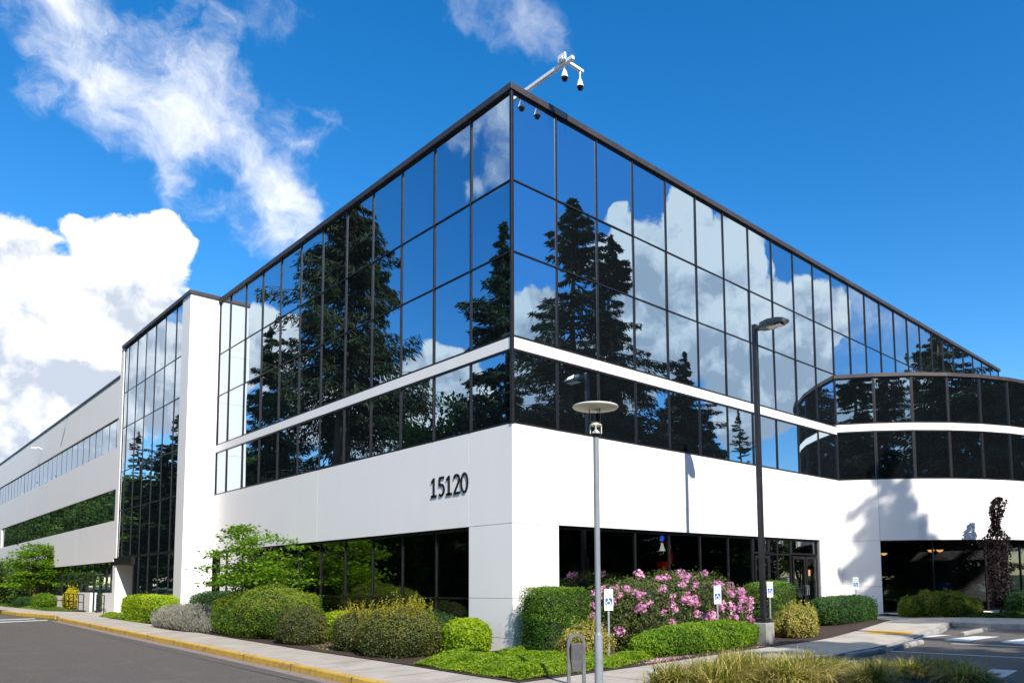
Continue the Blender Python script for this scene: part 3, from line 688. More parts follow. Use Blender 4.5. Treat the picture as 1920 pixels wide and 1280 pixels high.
for k in range(4):
    a = PI / 4 + k * PI / 2; mb.tube([(.094 * math.cos(a), .094 * math.sin(a), H0 + .06), (.094 * math.cos(a), .094 * math.sin(a), H0 + .20)], .009, 8)
mb.build('cage_post', M['cream'], gl, smooth=True)
mb = MB(); mb.lathe([(.104, .0), (.106, .012), (.07, .042), (.0, .05)], (0, 0, H0 + .20)); mb.build('lamp_cap', M['cream'], gl, smooth=True)
mb = MB(); mb.lathe([(.088, 0), (.088, .14)], (0, 0, H0 + .26)); mb.build('lamp_cylinder', M['lampglass'] if 0 else M['mull'], gl, smooth=True)
for k in range(3):
    mb = MB(); a = .4 + k * 2 * PI / 3; mb.tube([(.112 * math.cos(a), .112 * math.sin(a), H0 + .22), (.112 * math.cos(a), .112 * math.sin(a), H0 + .49)], .008, 8)
    mb.build('shade_rod', M['mull'], gl, smooth=True)
mb = MB(); mb.lathe([(.0, 0), (.30, .012), (.385, .03), (.395, .045), (.385, .062), (.25, .085), (.0, .10)], (0, 0, H0 + .475), n=48); mb.build('disc_shade', M['cream'], gl, smooth=True)

bx, by = 6.13, -3.38; b0 = gz(bx, by)
bl = empty('parking_lamp', (bx, by, b0)); tag(bl, 'tall black square lamp post with flat LED head on a concrete footing', 'street lamp')
mb = MB(); mb.box(-.21, .21, -.21, .21, -.1, .60); mb.build('footing', M['conc2'], bl, bevel=.02)
mb = MB(); mb.box(-.15, .15, -.15, .15, .60, .72); mb.build('base_cover', M['black'], bl, bevel=.008)
mb = MB(); mb.box(-.066, .066, -.066, .066, .70, 9.02); mb.box(-.07, .07, -.07, .07, 9.02, 9.04); mb.build('pole', M['black'], bl, bevel=.01)
hz = 8.88
mb = MB()
prof = [(-.09, .05, .07, .0), (-.16, .07, .09, .01), (-.24, .17, .13, .02), (-.50, .22, .15, .03), (-.80, .21, .12, .035), (-.98, .16, .08, .03), (-1.06, .09, .04, .02)]
vs = []; 
for y, w, h, z in prof:
    vs += [(-w, y, hz + z - h * .5), (w, y, hz + z - h * .5), (w * .98, y, hz + z + h * .1), (w * .7, y, hz + z + h), (-w * .7, y, hz + z + h), (-w * .98, y, hz + z + h * .1)]
fs = [(i * 6 + j, i * 6 + (j + 1) % 6, (i + 1) * 6 + (j + 1) % 6, (i + 1) * 6 + j) for i in range(len(prof) - 1) for j in range(6)] + [tuple(range(6)), tuple(range(len(vs) - 6, len(vs)))]
mb.add(vs, fs); hd = mb.build('lamp_head', M['black'], bl, bevel=.006)
hd.rotation_euler = (0, 0, 0)
mb = MB(); mb.box(-.13, .13, -.90, -.45, hz - .062, hz - .042); mb.build('lens', mat('lamp_lens', (.75, .75, .70), .25), bl)

# ------------------------------------------------------------------ litter bin
tx, ty = -3.79, -6.27; t0 = gz(tx, ty)
tb = empty('litter_bin', (tx, ty, t0), math.radians(44.4 - 90 + 12)); tag(tb, 'grey arched metal litter bin with a small hanging box', 'bin')
mb = MB()
wo, wi, zt = .145, .095, .87
def archpts(r, zc): return [(r * math.cos(a), zc + r * math.sin(a)) for a in np.linspace(0, PI, 17)]
op = [(wo, 0)] + archpts(wo, zt) + [(-wo, 0)]; ip = [(wi, 0)] + archpts(wi, zt) + [(-wi, 0)]
for i in range(len(op) - 1):
    q = [op[i], op[i + 1], ip[i + 1], ip[i]]; mb.hexa([(x, -.03, z) for x, z in q], [(x, .03, z) for x, z in q])
mb.build('arch_frame', M['binmetal'], tb, smooth=True)
mb = MB(); sec = [(.42, .055, .05), (.44, .075, .06), (.60, .09, .07), (.72, .094, .10), (.86, .094, .12)]
vs = []
for z, w, d in sec: vs += [(-w, -d, z), (w, -d, z), (w, .03, z), (-w, .03, z)]
fs = [(i * 4 + j, i * 4 + (j + 1) % 4, (i + 1) * 4 + (j + 1) % 4, (i + 1) * 4 + j) for i in range(4) for j in range(4)] + [(0, 1, 2, 3), (16, 17, 18, 19)]
mb.add(vs, fs); mb.build('box', M['binbox'], tb, bevel=.006)

# ------------------------------------------------------------------ accessible parking signs
def sign(x, y, top, label, rz):
    g = gz(x, y); r = empty('parking_sign', (x, y, g), rz); h = top - g
    tag(r, label, 'sign', 'accessible parking signs in the beds')
    mb = MB(); mb.box(-.022, .022, 0.012, .045, 0, h - .02); mb.build('post', M['galv'], r)
    mb = MB(); mb.box(-.105, .105, -.008, .008, h - .49, h); mb.build('panel', M['signwhite'], r, bevel=.006)
    mb = MB(); mb.box(-.08, .08, -.0125, -.009, h - .365, h - .205); mb.build('blue_square', M['blue'], r)
    mb = MB(); zc = h - .30; yy = -.0165
    def rib(pts, t=.008):
        for a, b in zip(pts[:-1], pts[1:]):
            d = np.array(b) - np.array(a); d = d / np.linalg.norm(d); n = np.array([-d[1], d[0]]) * t
            q = [a - n, b - n, b + n, a + n]; mb.hexa([(p[0], yy, p[1]) for p in q], [(p[0], yy + .003, p[1]) for p in q])
    rib([np.array([-.008 + .045 * math.cos(t), zc - .012 + .045 * math.sin(t)]) for t in np.linspace(math.radians(110), math.radians(380), 14)])
    rib([np.array(p) for p in ((-.012, zc + .075), (-.008, zc + .02), (.035, zc + .018), (.052, zc - .045), (.068, zc - .04))]); rib([np.array(p) for p in ((-.010, zc + .045), (.025, zc + .045))])
    rib([np.array([-.012 + .010 * math.cos(t), zc + .082 + .010 * math.sin(t)]) for t in np.linspace(0, 2 * PI, 9)], .006)
    mb.build('wheelchair_symbol', M['signwhite'], r)
    for s, z, sz in (('RESERVED', h - .09, .036), ('PARKING', h - .155, .042)):
        me = textmesh(s, sz, .0015); co_ = np.empty(len(me.vertices) * 3, dtype=np.float32); me.vertices.foreach_get('co', co_); co_ = co_.reshape(-1, 3)
        cx = (co_[:, 0].min() + co_[:, 0].max()) / 2
        new = np.stack([co_[:, 0] - cx, -.0105 - co_[:, 2], co_[:, 1] + z], 1); me.vertices.foreach_set('co', new.ravel().astype(np.float32)); me.update()
        me.materials.append(M['green']); link('sign_lettering', me, r)
    return r
ang = math.radians(-10)
sign(.56, -2.80, 1.42, 'white sign with blue wheelchair square, half hidden behind the grey post lamp', math.radians(-32))
sign(4.60, -2.95, 1.44, 'white sign with blue wheelchair square, standing in front of the pink rhododendron', math.radians(-30))
sign(8.88, -1.9, 1.50, 'white sign with blue wheelchair square, just right of the black lamp post', math.radians(-30))
sign(16.05, -1.3, 1.60, 'white sign with blue wheelchair square, above the dark hedge by the white wall', math.radians(-62))

# ------------------------------------------------------------------ wheel stops
def wheelstop(a, b, label):
    a = np.array(a, float); b = np.array(b, float); c = (a + b) / 2; Ln = np.linalg.norm(b - a); an = math.atan2(*(b - a)[::-1])
    mb = MB(); prof = [(-.085, 0), (-.08, .07), (-.05, .115), (.05, .115), (.08, .07), (.085, 0)]
    mb.hexa([(-Ln / 2, y, z) for y, z in prof], [(Ln / 2, y, z) for y, z in prof])
    o = mb.build('wheel_stop', M['conc2'], bevel=.012); o.location = (c[0], c[1], lz(*c) + .002); o.rotation_euler = (0, -math.atan2(lz(*b) - lz(*a), Ln), an)
    tag(o, label, 'wheel stop', 'concrete wheel stops in the parking lot')
wheelstop((4.50, -6.62), (6.45, -6.60), 'concrete wheel stop nearest the striped ornamental grass')
wheelstop((7.0, -6.55), (9.1, -6.5), 'concrete wheel stop touching the white line, between the other two')
wheelstop((12.5, -6.40), (14.5, -6.45), 'concrete wheel stop farthest away, past the white crosswalk bars')

# ------------------------------------------------------------------ railings at the far left
def railing(pts, h, label):
    mb = MB(); P = [(x, y, gz(x, y)) for x, y in pts]
    r = empty('railing', P[0]); tag(r, label, 'railing', 'dark railings by the ramp')
    loc = lambda p, dz: (p[0] - P[0][0], p[1] - P[0][1], p[2] - P[0][2] + dz)
    for f in (1.0, .55): mb.tube([loc(p, h * f) for p in P], .024, 8)
    mb.build('rail', M['mull'], r)
    for a, b in zip(P[:-1], P[1:]):
        n = max(1, round(math.dist(a, b) / 1.5))
        for i in range(n):
            p = [a[k] + (b[k] - a[k]) * i / n for k in range(3)]; q = MB(); q.tube([loc(p, 0), loc(p, h)], .026, 8); q.build('post', M['mull'], r)
    q = MB(); q.tube([loc(P[-1], 0), loc(P[-1], h)], .026, 8); q.build('post', M['mull'], r)
railing([(-1.78, 36.8), (-1.62, 42.8), (-2.3, 49.5)], 1.0, 'dark steel ramp railing beside the yellow shrub')
railing([(-2.45, 52.5), (-2.6, 61.0)], 1.05, 'dark steel railing at the far left edge')
railing([(-1.55, 33.2), (-1.52, 35.0)], 1.0, 'short dark railing against the white wall by the entry')

# ------------------------------------------------------------------ plants
def leafquads(P, Nrm, size, asp=.5, jit=.7, fold=0.0, droop=0., rng=RNG):
    """rhombus leaves at points P, facing roughly Nrm"""
    n = len(P)
    N_ = Nrm + rng.normal(0, jit, (n, 3)); N_ /= np.linalg.norm(N_, axis=1)[:, None] + 1e-9
    T = rng.normal(0, 1, (n, 3)); T[:, 2] -= droop; T -= N_ * (T * N_).sum(1)[:, None]; T /= np.linalg.norm(T, axis=1)[:, None] + 1e-9
    B = np.cross(N_, T)
    s = size * rng.uniform(.65, 1.3, n)[:, None]
    V = np.stack([P - T * s * .5, P + B * s * asp * .5, P + T * s * .5, P - B * s * asp * .5], 1).reshape(-1, 3)
    F = np.arange(n * 4).reshape(n, 4)
    return V, F
def lump(D, seed, amp, freq=3.0):
    r = np.random.default_rng(seed); o = np.zeros(len(D))
    for k in range(9):
        w = r.normal(0, freq * (1 + k * .25), 3); o += np.sin(D @ w + r.uniform(0, 6.28)) / (1 + k * .35)
    return 1 + amp * o / 3.0
def superr(D, a, p): return (np.abs(D[:, 0] / a[0]) ** p + np.abs(D[:, 1] / a[1]) ** p + np.abs(D[:, 2] / a[2]) ** p) ** (-1 / p)
def sphere_dirs(n, rng=RNG):
    D = rng.normal(0, 1, (n, 3)); D /= np.linalg.norm(D, axis=1)[:, None]; return D
def bush(name, c, half, h, label, lm, n=9000, size=.06, p=2.2, amp=.12, freq=3.6, asp=.5, cat='shrub', group=None, rz=0., tips=None, spikes=None, core=.88, shell=(.84, 1.06), jit=.7, seed=None, zc=None, sticks=True):
    seed = seed if seed is not None else abs(hash(name + str(c[0]))) % 9999
    seed = int((c[0] * 131 + c[1] * 17 + h * 7) * 10) % 9999
    rng = np.random.default_rng(seed)
    g = gz(c[0], c[1]); r = empty(name, (c[0], c[1], g), rz); tag(r, label, cat, group)
    zc = h * .42 if zc is None else zc
    a = (half[0], half[1], h - zc)
    def pts(D, k=1.0):
        A = superr(D, a, p) * lump(D, seed, amp, freq) * k
        return D * A[:, None] + np.array([0, 0, zc])
    # area weighting: sample in stretched space
    S = rng.normal(0, 1, (n * 2, 3)) * np.array(a); D = S / np.linalg.norm(S, axis=1)[:, None]
    k = rng.uniform(shell[0], shell[1], len(D))
    k = k + (rng.random(len(D)) < .07) * rng.exponential(.055, len(D))
    P = pts(D) ; P = (P - [0, 0, zc]) * k[:, None] + [0, 0, zc]
    P = P[(P[:, 2] > .02)][:n]; Dn = P - [0, 0, zc]; Dn = Dn / np.array(a) ** 2; Dn /= np.linalg.norm(Dn, axis=1)[:, None] + 1e-9
    LV, LF = leafquads(P, Dn, size, asp, jit, rng=rng); SP = None
    if tips is not None:
        m2, cnt, sz = tips
        S = rng.normal(0, 1, (cnt * 3, 3)) * np.array(a); D = S / np.linalg.norm(S, axis=1)[:, None]
        D = D[D[:, 2] > .25 * np.abs(D[:, 0]) + .0][:cnt]
        P = pts(D, 1.0); P = P + np.array([0, 0, 1]) * rng.uniform(0, .05, len(P))[:, None]
        V, F = leafquads(P, np.array([0, 0, .6]) + D, sz, .4, .8, rng=rng); link('new_growth', npmesh('new_growth', V, F, m2), r)
    if spikes is not None:
        m2, cnt, ln = spikes; Vs = []; 
        S = rng.normal(0, 1, (cnt * 4, 3)) * np.array(a); D = S / np.linalg.norm(S, axis=1)[:, None]; D = D[D[:, 2] > .35][:cnt]
        B0 = pts(D, .95)
        for b in B0:
            L_ = ln * rng.uniform(.4, 1.2); d = np.array([rng.normal(0, .22), rng.normal(0, .22), 1]); d /= np.linalg.norm(d)
            t = np.linspace(0, 1, 16); Vs.append(b + d * (t * L_)[:, None] + rng.normal(0, .012, (16, 3)))
        P = np.concatenate(Vs); V, F = leafquads(P, np.tile([0., 0., .5], (len(P), 1)), size * .9, asp, 1.0, rng=rng); SP = (V, F, m2)
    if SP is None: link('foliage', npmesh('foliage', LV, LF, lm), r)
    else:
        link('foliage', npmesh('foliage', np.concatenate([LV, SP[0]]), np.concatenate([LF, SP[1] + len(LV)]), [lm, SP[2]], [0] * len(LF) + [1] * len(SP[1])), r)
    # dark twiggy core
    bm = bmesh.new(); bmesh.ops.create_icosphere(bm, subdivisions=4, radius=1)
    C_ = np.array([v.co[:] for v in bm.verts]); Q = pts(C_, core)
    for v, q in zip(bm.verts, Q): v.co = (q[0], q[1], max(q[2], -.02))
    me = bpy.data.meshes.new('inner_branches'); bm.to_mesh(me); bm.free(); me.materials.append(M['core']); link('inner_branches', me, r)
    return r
M['core'] = noisy('dark_twiggy_core', (.010, .012, .005), (.028, .030, .012), 18, .95, bump=1., bscale=30)  # own dark colour of the solid core that stops see-through
G = dict(
    lime=leafmat('lime_leaves', [(.10, .19, .008), (.22, .34, .012), (.40, .50, .025)], .45, .4, .35),
    limetip=leafmat('lime_tips', [(.30, .42, .015), (.48, .55, .03)], .5, .45, .3),
    box=leafmat('boxwood_leaves', [(.020, .060, .008), (.045, .12, .012), (.10, .20, .02)], .35, .3, .5),
    boxtip=leafmat('boxwood_tips', [(.16, .28, .02), (.30, .40, .03)], .45, .4, .3),
    dark=leafmat('dark_green_leaves', [(.016, .050, .010), (.035, .095, .018), (.075, .16, .03)], .32, .25, .6),
    mound=leafmat('spirea_leaves', [(.05, .11, .012), (.11, .20, .018), (.22, .31, .03)], .45, .4, .35, .8),
    moundtip=leafmat('bronze_tips', [(.28, .20, .03), (.30, .30, .03), (.24, .32, .03)], .5, .4, .3),
    barb=leafmat('barberry_leaves', [(.030, .045, .018), (.065, .085, .025), (.13, .15, .035), (.22, .17, .04)], .45, .3, .35, 1.6),
    barbtip=leafmat('golden_shoots', [(.30, .24, .03), (.38, .34, .04), (.30, .36, .04)], .5, .4, .3),
    var=leafmat('variegated_leaves', [(.10, .13, .02), (.26, .27, .045), (.48, .42, .12), (.30, .15, .05)], .5, .35, .3, 3.),
    rho=leafmat('rhododendron_leaves', [(.022, .045, .010), (.060, .095, .018), (.20, .22, .045)], .33, .25, .55),
    ground=leafmat('ground_cover_leaves', [(.09, .17, .012), (.20, .32, .018), (.36, .45, .04)], .45, .4, .35, 1.3),
    groundd=leafmat('dark_ground_cover', [(.02, .05, .01), (.05, .10, .02)], .45, .3, .4),
    lav=leafmat('lavender_stems', [(.14, .18, .10), (.26, .30, .18), (.32, .27, .27), (.40, .30, .36)], .6, .3, .2, 3.),
    olive=leafmat('olive_leaves', [(.07, .11, .014), (.15, .20, .02), (.26, .30, .035)], .45, .35, .35, 2.),
    purple=leafmat('purple_leaves', [(.009, .005, .006), (.020, .010, .012), (.040, .018, .020)], .4, .2, .5, 3.),
    yellow=leafmat('yellow_leaves', [(.45, .36, .01), (.62, .52, .02), (.40, .42, .02)], .5, .4, .3, 2.),
    maple=leafmat('maple_leaves', [(.055, .13, .010), (.13, .25, .015), (.27, .39, .03)], .4, .45, .35, 1.0),
    grassd=leafmat('deciduous_leaves', [(.025, .06, .010), (.06, .12, .015), (.11, .18, .025)], .45, .35, .35, .4),
    blade=leafmat('striped_grass_blades', [(.05, .08, .012), (.16, .18, .025), (.36, .32, .07), (.58, .47, .19), (.22, .13, .04)], .5, .35, .3, 2.5),
)
bush('clipped_hedge', (-1.95, 23.4), (.55, 3.0), 1.16, 'clipped lime-green hedge at the foot of the tall glass bay', G['lime'], 16000, .085, p=4.5, amp=.05, tips=(G['limetip'], 3000, .09), cat='hedge')
bush('low_hedge', (-.75, 18.3), (.42, 3.0), 1.36, 'dark green hedge between the glass bay pier and the big mound', G['dark'], 14000, .07, p=3.5, amp=.07, cat='hedge')
bush('mounded_shrub', (-1.72, 10.9), (1.12, 3.1), 1.58, 'largest rounded green mound, below the small maple', G['mound'], 34000, .062, p=2.5, amp=.17, freq=4.2, spikes=(G['mound'], 160, .22), tips=(G['moundtip'], 5000, .06))
bush('rounded_shrub', (-2.28, 7.0), (.58, .9), 1.04, 'small dark green and bronze rounded shrub by the sidewalk', G['barb'], 13000, .05, p=2.4, amp=.14, spikes=(G['barb'], 50, .16))
bush('lime_shrub', (-.95, 7.2), (.55, .75), .86, 'bright lime shrub peeking out behind the golden-tipped one', G['lime'], 6000, .07, p=2.6, amp=.08, tips=(G['limetip'], 1200, .08))
bush('arching_shrub', (-2.0, 3.9), (.68, .95), 1.02, 'dark bronze arching shrub, left one of the golden-tipped pair', G['barb'], 15000, .052, p=2.2, amp=.13, spikes=(G['barbtip'], 75, .34))
bush('arching_shrub', (-2.0, 2.0), (.88, 1.2), 1.14, 'dark shrub with tall golden shoots, right one of the pair', G['barb'], 22000, .052, p=2.2, amp=.13, spikes=(G['barbtip'], 115, .42), tips=(G['moundtip'], 1500, .05))
bush('lime_shrub', (-.98, .60), (.50, .58), .86, 'bright lime shrub against the white corner pier', G['lime'], 9000, .075, p=2.6, amp=.08, tips=(G['limetip'], 1800, .09))
bush('low_shrub', (-.6, 2.6), (.38, .9), .98, 'dark green shrub under the window left of the corner pier', G['dark'], 5000, .06, p=2.5, amp=.1)
bush('low_shrub', (-.55, 4.8), (.35, .8), .70, 'low dark shrub under the glass behind the arching pair', G['dark'], 3500, .06, p=2.5, amp=.1)
bush('box_hedge', (.47, -1.02), (.70, .62), 1.62, 'tall clipped boxwood block in front of the white corner', G['box'], 27000, .042, p=9.0, amp=.045, tips=(G['boxtip'], 4500, .045), cat='hedge', sticks=False)
bush('variegated_shrub', (.32, -2.3), (.66, .55), .78, 'yellow variegated shrub at the foot of the boxwood block', G['var'], 9000, .06, p=2.2, amp=.22, spikes=(G['var'], 40, .2))
bush('leafy_border', (3.6, -3.1), (2.4, .52), .68, 'low bright green border in front of the rhododendron', G['maple'], 20000, .075, p=3, amp=.12, asp=.42, tips=(G['boxtip'], 2500, .07))
bush('box_hedge', (9.75, -1.3), (.95, .6), 1.62, 'clipped boxwood block right of the black lamp post', G['box'], 14000, .05, p=5.0, amp=.05, tips=(G['boxtip'], 2600, .055), cat='hedge')
bush('variegated_shrub', (8.8, -2.85), (.80, .6), .88, 'yellow variegated shrub between the black lamp post and the dark hedge', G['var'], 9000, .065, p=2.2, amp=.22, spikes=(G['var'], 60, .25))
bush('laurel_hedge', (14.1, -1.75), (1.9, .62), .93, 'glossy dark green clipped hedge beside the ramp', G['dark'], 20000, .075, p=4, amp=.06, cat='hedge', asp=.42)
for i, (a, r_, h, hx, lb) in enumerate(((-138.5, 12.9, .80, .42, 'olive shrub left of four before the curved lobby window'), (-134.8, 12.9, 1.02, .55, 'taller olive shrub, second from the left before the lobby window'), (-131.0, 12.9, 1.0, .58, 'olive shrub right of the tall one before the lobby window'), (-127.4, 12.9, .74, .42, 'low olive shrub just left of the purple tree'))):
    bush('olive_shrub', (CC[0] + r_ * math.cos(math.radians(a)), CC[1] + r_ * math.sin(math.radians(a))), (hx, hx), h, lb, G['olive'], 6000, .07, p=2.2, amp=.18, freq=5, group='olive shrubs before the lobby window')
bush('low_shrub', (20.95, -6.0), (.9, .8), .95, 'dark green shrub at the right edge beyond the purple tree', G['dark'], 8000, .08, p=2.4, amp=.15)
# rhododendron with flower clusters
rh = bush('rhododendron', (4.75, -1.35), (3.0, 1.05), 1.92, 'wide rhododendron full of pink flower clusters', G['rho'], 26000, .10, p=2.8, amp=.15, asp=.33, freq=3.5, shell=(.8, 1.06))
def flower_mesh(seed):
    r = np.random.default_rng(seed); D = sphere_dirs(46, r); P = D * (r.uniform(.05, .125, (46, 1))) * [1.1, 1.1, .9]
    V, F = leafquads(P, D, .075, .75, .55, rng=r); return npmesh('flower', V, F, M['petal'])
fm = [flower_mesh(s) for s in range(5)]
rr = np.random.default_rng(11); cnt = 0
seed_r = int((4.75 * 131 + -1.35 * 17 + 1.92 * 7) * 10) % 9999
while cnt < 98:
    D = rr.normal(0, 1, (1, 3)) * [3.0, 1.3, 1.1]; D /= np.linalg.norm(D)
    if D[0, 1] > .15 or D[0, 2] < -.35: continue
    cl = math.sin(D[0, 0] * 9 + D[0, 2] * 5) + math.sin(D[0, 2] * 11 + 1.3 + D[0, 0] * 3)
    if cl < -.4 and rr.random() < .6: continue
    zc = 1.92 * .42; A = superr(D, (3.0, 1.05, 1.92 - zc), 2.8) * lump(D, seed_r, .15, 3.5)
    p = D[0] * A[0] * 1.02 + [0, 0, zc]
    if p[2] < .35: continue
    o = link('flower_cluster', fm[cnt % 5], rh); o.location = p; s = rr.uniform(.6, 1.35); o.scale = (s, s, s); o.rotation_euler = (rr.uniform(-.4, .9), rr.uniform(-.4, .4), rr.uniform(0, 6)); cnt += 1

# far left planting
bush('clipped_hedge', (-2.7, 49.0), (.6, 1.5), .72, 'nearly black clipped hedge under the left maple', G['dark'], 5000, .09, p=4, amp=.05, cat='hedge')
bush('rounded_shrub', (-2.35, 44.6), (.55, 1.7), .98, 'round green shrub between the black hedge and the yellow one', G['maple'], 7000, .09, p=2.4, amp=.08)
bush('yellow_shrub', (-1.05, 43.4), (.45, 1.3), 1.25, 'bright yellow shrub behind the ramp railing', G['yellow'], 6000, .10, p=2.4, amp=.16, spikes=(G['yellow'], 24, .3))
bush('yellow_shrub', (-1.9, 62.0), (.6, 1.6), 1.15, 'bright yellow shrub behind the railing at the far left edge', G['yellow'], 4000, .12, p=2.4, amp=.14)
for i, y in enumerate((56.5, 63.0, 71.0, 80.0)):
    bush('dark_tree_shrub', (-2.6 - i * .5, y), (1.3, 2.4), 3.1 + .3 * i, ['dark leafy tree-like shrub behind the left maple', 'second dark leafy shrub beyond the left maple', 'third dark leafy shrub along the white wing', 'farthest dark leafy shrub at the end of the white wing'][i], G['grassd'], 7000, .16, p=2.2, amp=.16, group='dark shrubs along the far wing')

# stuff: ground covers, lavender, petals
def carpet(name, poly, n, m, size, hgt, label, lumps=.10, asp=.55, up=.8, seed=3, zfun=None):
    r = np.random.default_rng(seed); xs = [p[0] for p in poly]; ys = [p[1] for p in poly]
    X = r.uniform(min(xs), max(xs), n * 3); Y = r.uniform(min(ys), max(ys), n * 3)
    ins = np.zeros(len(X), bool); j = len(poly) - 1
    for i in range(len(poly)):
        xi, yi = poly[i]; xj, yj = poly[j]
        c = ((yi > Y) != (yj > Y)) & (X < (xj - xi) * (Y - yi) / (yj - yi + 1e-12) + xi); ins ^= c; j = i
    X, Y = X[ins][:n], Y[ins][:n]
    # distance to the edge softens the height at the border
    dm = np.full(len(X), 9.)
    for i in range(len(poly)):
        a = np.array(poly[i - 1]); b = np.array(poly[i]); ab = b - a; t = np.clip(((X - a[0]) * ab[0] + (Y - a[1]) * ab[1]) / (ab @ ab), 0, 1)
        dm = np.minimum(dm, np.hypot(X - a[0] - t * ab[0], Y - a[1] - t * ab[1]))
    base = np.array([gz(x, y) for x, y in zip(X, Y)])
    Hh = hgt * np.clip(dm / .22, .15, 1) ** .6 * (1 + lumps / .06 * .25 * (np.sin(X * 3.1 + Y * 1.7) * np.sin(Y * 2.7 - X) + np.sin(X * 7 + 2) * np.sin(Y * 6.1) * .5))
    Zz = base + Hh * (1 - r.power(3, len(X)) * 0 - r.random(len(X)) ** 2 * .45)
    P = np.stack([X, Y, Zz], 1); V, F = leafquads(P, np.tile([0, 0, up], (len(P), 1)), size, asp, .65, rng=r)
    return P, V, F
def carpet_obj(name, poly, n, m, size, hgt, label, cat, **kw):
    P, V, F = carpet(name, poly, n, m, size, hgt, label, **kw)
    o = link(name, npmesh(name, V, F, m)); tag(o, label, cat, kind='stuff'); return o
GC = [(-2.95, -.2), (-2.0, .35), (-1.2, -.1), (-.3, -.35), (0.0, -.6), (-.35, -1.2), (-.3, -1.9), (-.35, -2.6), (.3, -3.0), (1.0, -3.1), (1.15, -3.7), (-.2, -4.0), (-3.05, -4.0), (-2.98, -2)]
carpet_obj('ground_cover', GC, 46000, G['ground'], .052, .20, 'bright yellow-green ground cover at the corner of the sidewalk', 'ground cover')
carpet_obj('ground_cover', [(18.0, -1.15), (18.5, -1.5), (18.9, -3.8), (19.3, -6.3), (20.3, -6.3), (20.0, -4.3), (19.0, -2.9)], 14000, G['groundd'], .07, .16, 'dark green ground cover before the curved lobby window', 'ground cover')
carpet_obj('ground_cover', [(-2.4, 27.9), (-2.4, 30.2), (-1.4, 31.6), (-1.3, 28)], 5000, G['ground'], .07, .14, 'small patch of light ground cover left of the lime hedge', 'ground cover')
carpet_obj('grass', [(-3.0, 41), (-2.4, 39.4), (-1.9, 39.2), (-1.7, 45), (-2.2, 56), (-3.6, 56)], 12000, G['mound'], .08, .14, 'strip of grass before the far left hedges', 'grass', asp=.25)
carpet_obj('fallen_petal', [(-.2, -3.9), (1.0, -3.95), (2.6, -3.75), (1.4, -3.35), (.6, -3.45)], 700, M['petal'], .045, .035, 'pink petals fallen on the mulch by the sidewalk', 'petals')
carpet_obj('fallen_petal', [(4.9, -3.8), (6.3, -3.85), (6.1, -3.6), (5.2, -3.55)], 90, M['petal'], .04, .02, 'a few pink petals lying by the concrete lamp footing', 'petals')
carpet_obj('fallen_leaf', [(-2.9, 4.5), (-2.4, 3.6), (-1.4, 5.0), (-1.6, 6.2), (-2.4, 6.2)], 260, G['var'], .05, .03, 'dry leaves scattered on the mulch by the sidewalk', 'leaves')
# lavender: thin upright stems
def stems(c, half, n, hgt, m, name, label, w=.012, lean=.35, seed=5, cat='shrub'):
    r = np.random.default_rng(seed); g = gz(*c)
    X = r.uniform(-1, 1, n); Y = r.uniform(-1, 1, n); k = X ** 2 + Y ** 2 < 1.1; X, Y = X[k], Y[k]
    B = np.stack([X * half[0], Y * half[1], np.zeros(len(X))], 1); dome = np.sqrt(np.clip(1.15 - X ** 2 - Y ** 2, .1, 1.2))
    dirs = np.stack([X * lean + r.normal(0, .18, len(X)), Y * lean + r.normal(0, .18, len(X)), np.ones(len(X))], 1)
    Lh = hgt * dome * r.uniform(.65, 1.12, len(X)); T = B + dirs * Lh[:, None]
    side = r.normal(0, 1, (len(X), 3)); side[:, 2] = 0; side /= np.linalg.norm(side, axis=1)[:, None]
    V = np.stack([B + side * w, B - side * w, T - side * w * .5, T + side * w * .5], 1).reshape(-1, 3); V[:, 2] += 0
    Pm = T - dirs * (r.uniform(0, .6, len(X)) * Lh)[:, None]; V2, F2 = leafquads(np.concatenate([T, Pm, Pm - .04]), np.tile([0, 0, .2], (len(T) * 3, 1)), .07, .35, 1., droop=-2, rng=r)
    Vv = np.concatenate([V, V2]); Ff = np.concatenate([np.arange(len(V)).reshape(-1, 4), F2 + len(V)])
    rt = empty(name, (c[0], c[1], g)); tag(rt, label, cat); link('foliage', npmesh('foliage', Vv, Ff, m), rt)
    bm = bmesh.new(); bmesh.ops.create_icosphere(bm, subdivisions=3, radius=1)
    for v in bm.verts: v.co = (v.co.x * half[0] * 1.02, v.co.y * half[1] * 1.02, max(-.02, v.co.z * hgt * .62))
    me = bpy.data.meshes.new('inner_stems'); bm.to_mesh(me); bm.free(); me.materials.append(M['core']); link('inner_stems', me, rt); return rt
stems((-2.35, 16.8), (.62, 3.3), 9000, .82, G['lav'], 'lavender', 'greyish lavender clump between the lime hedge and the big mound')

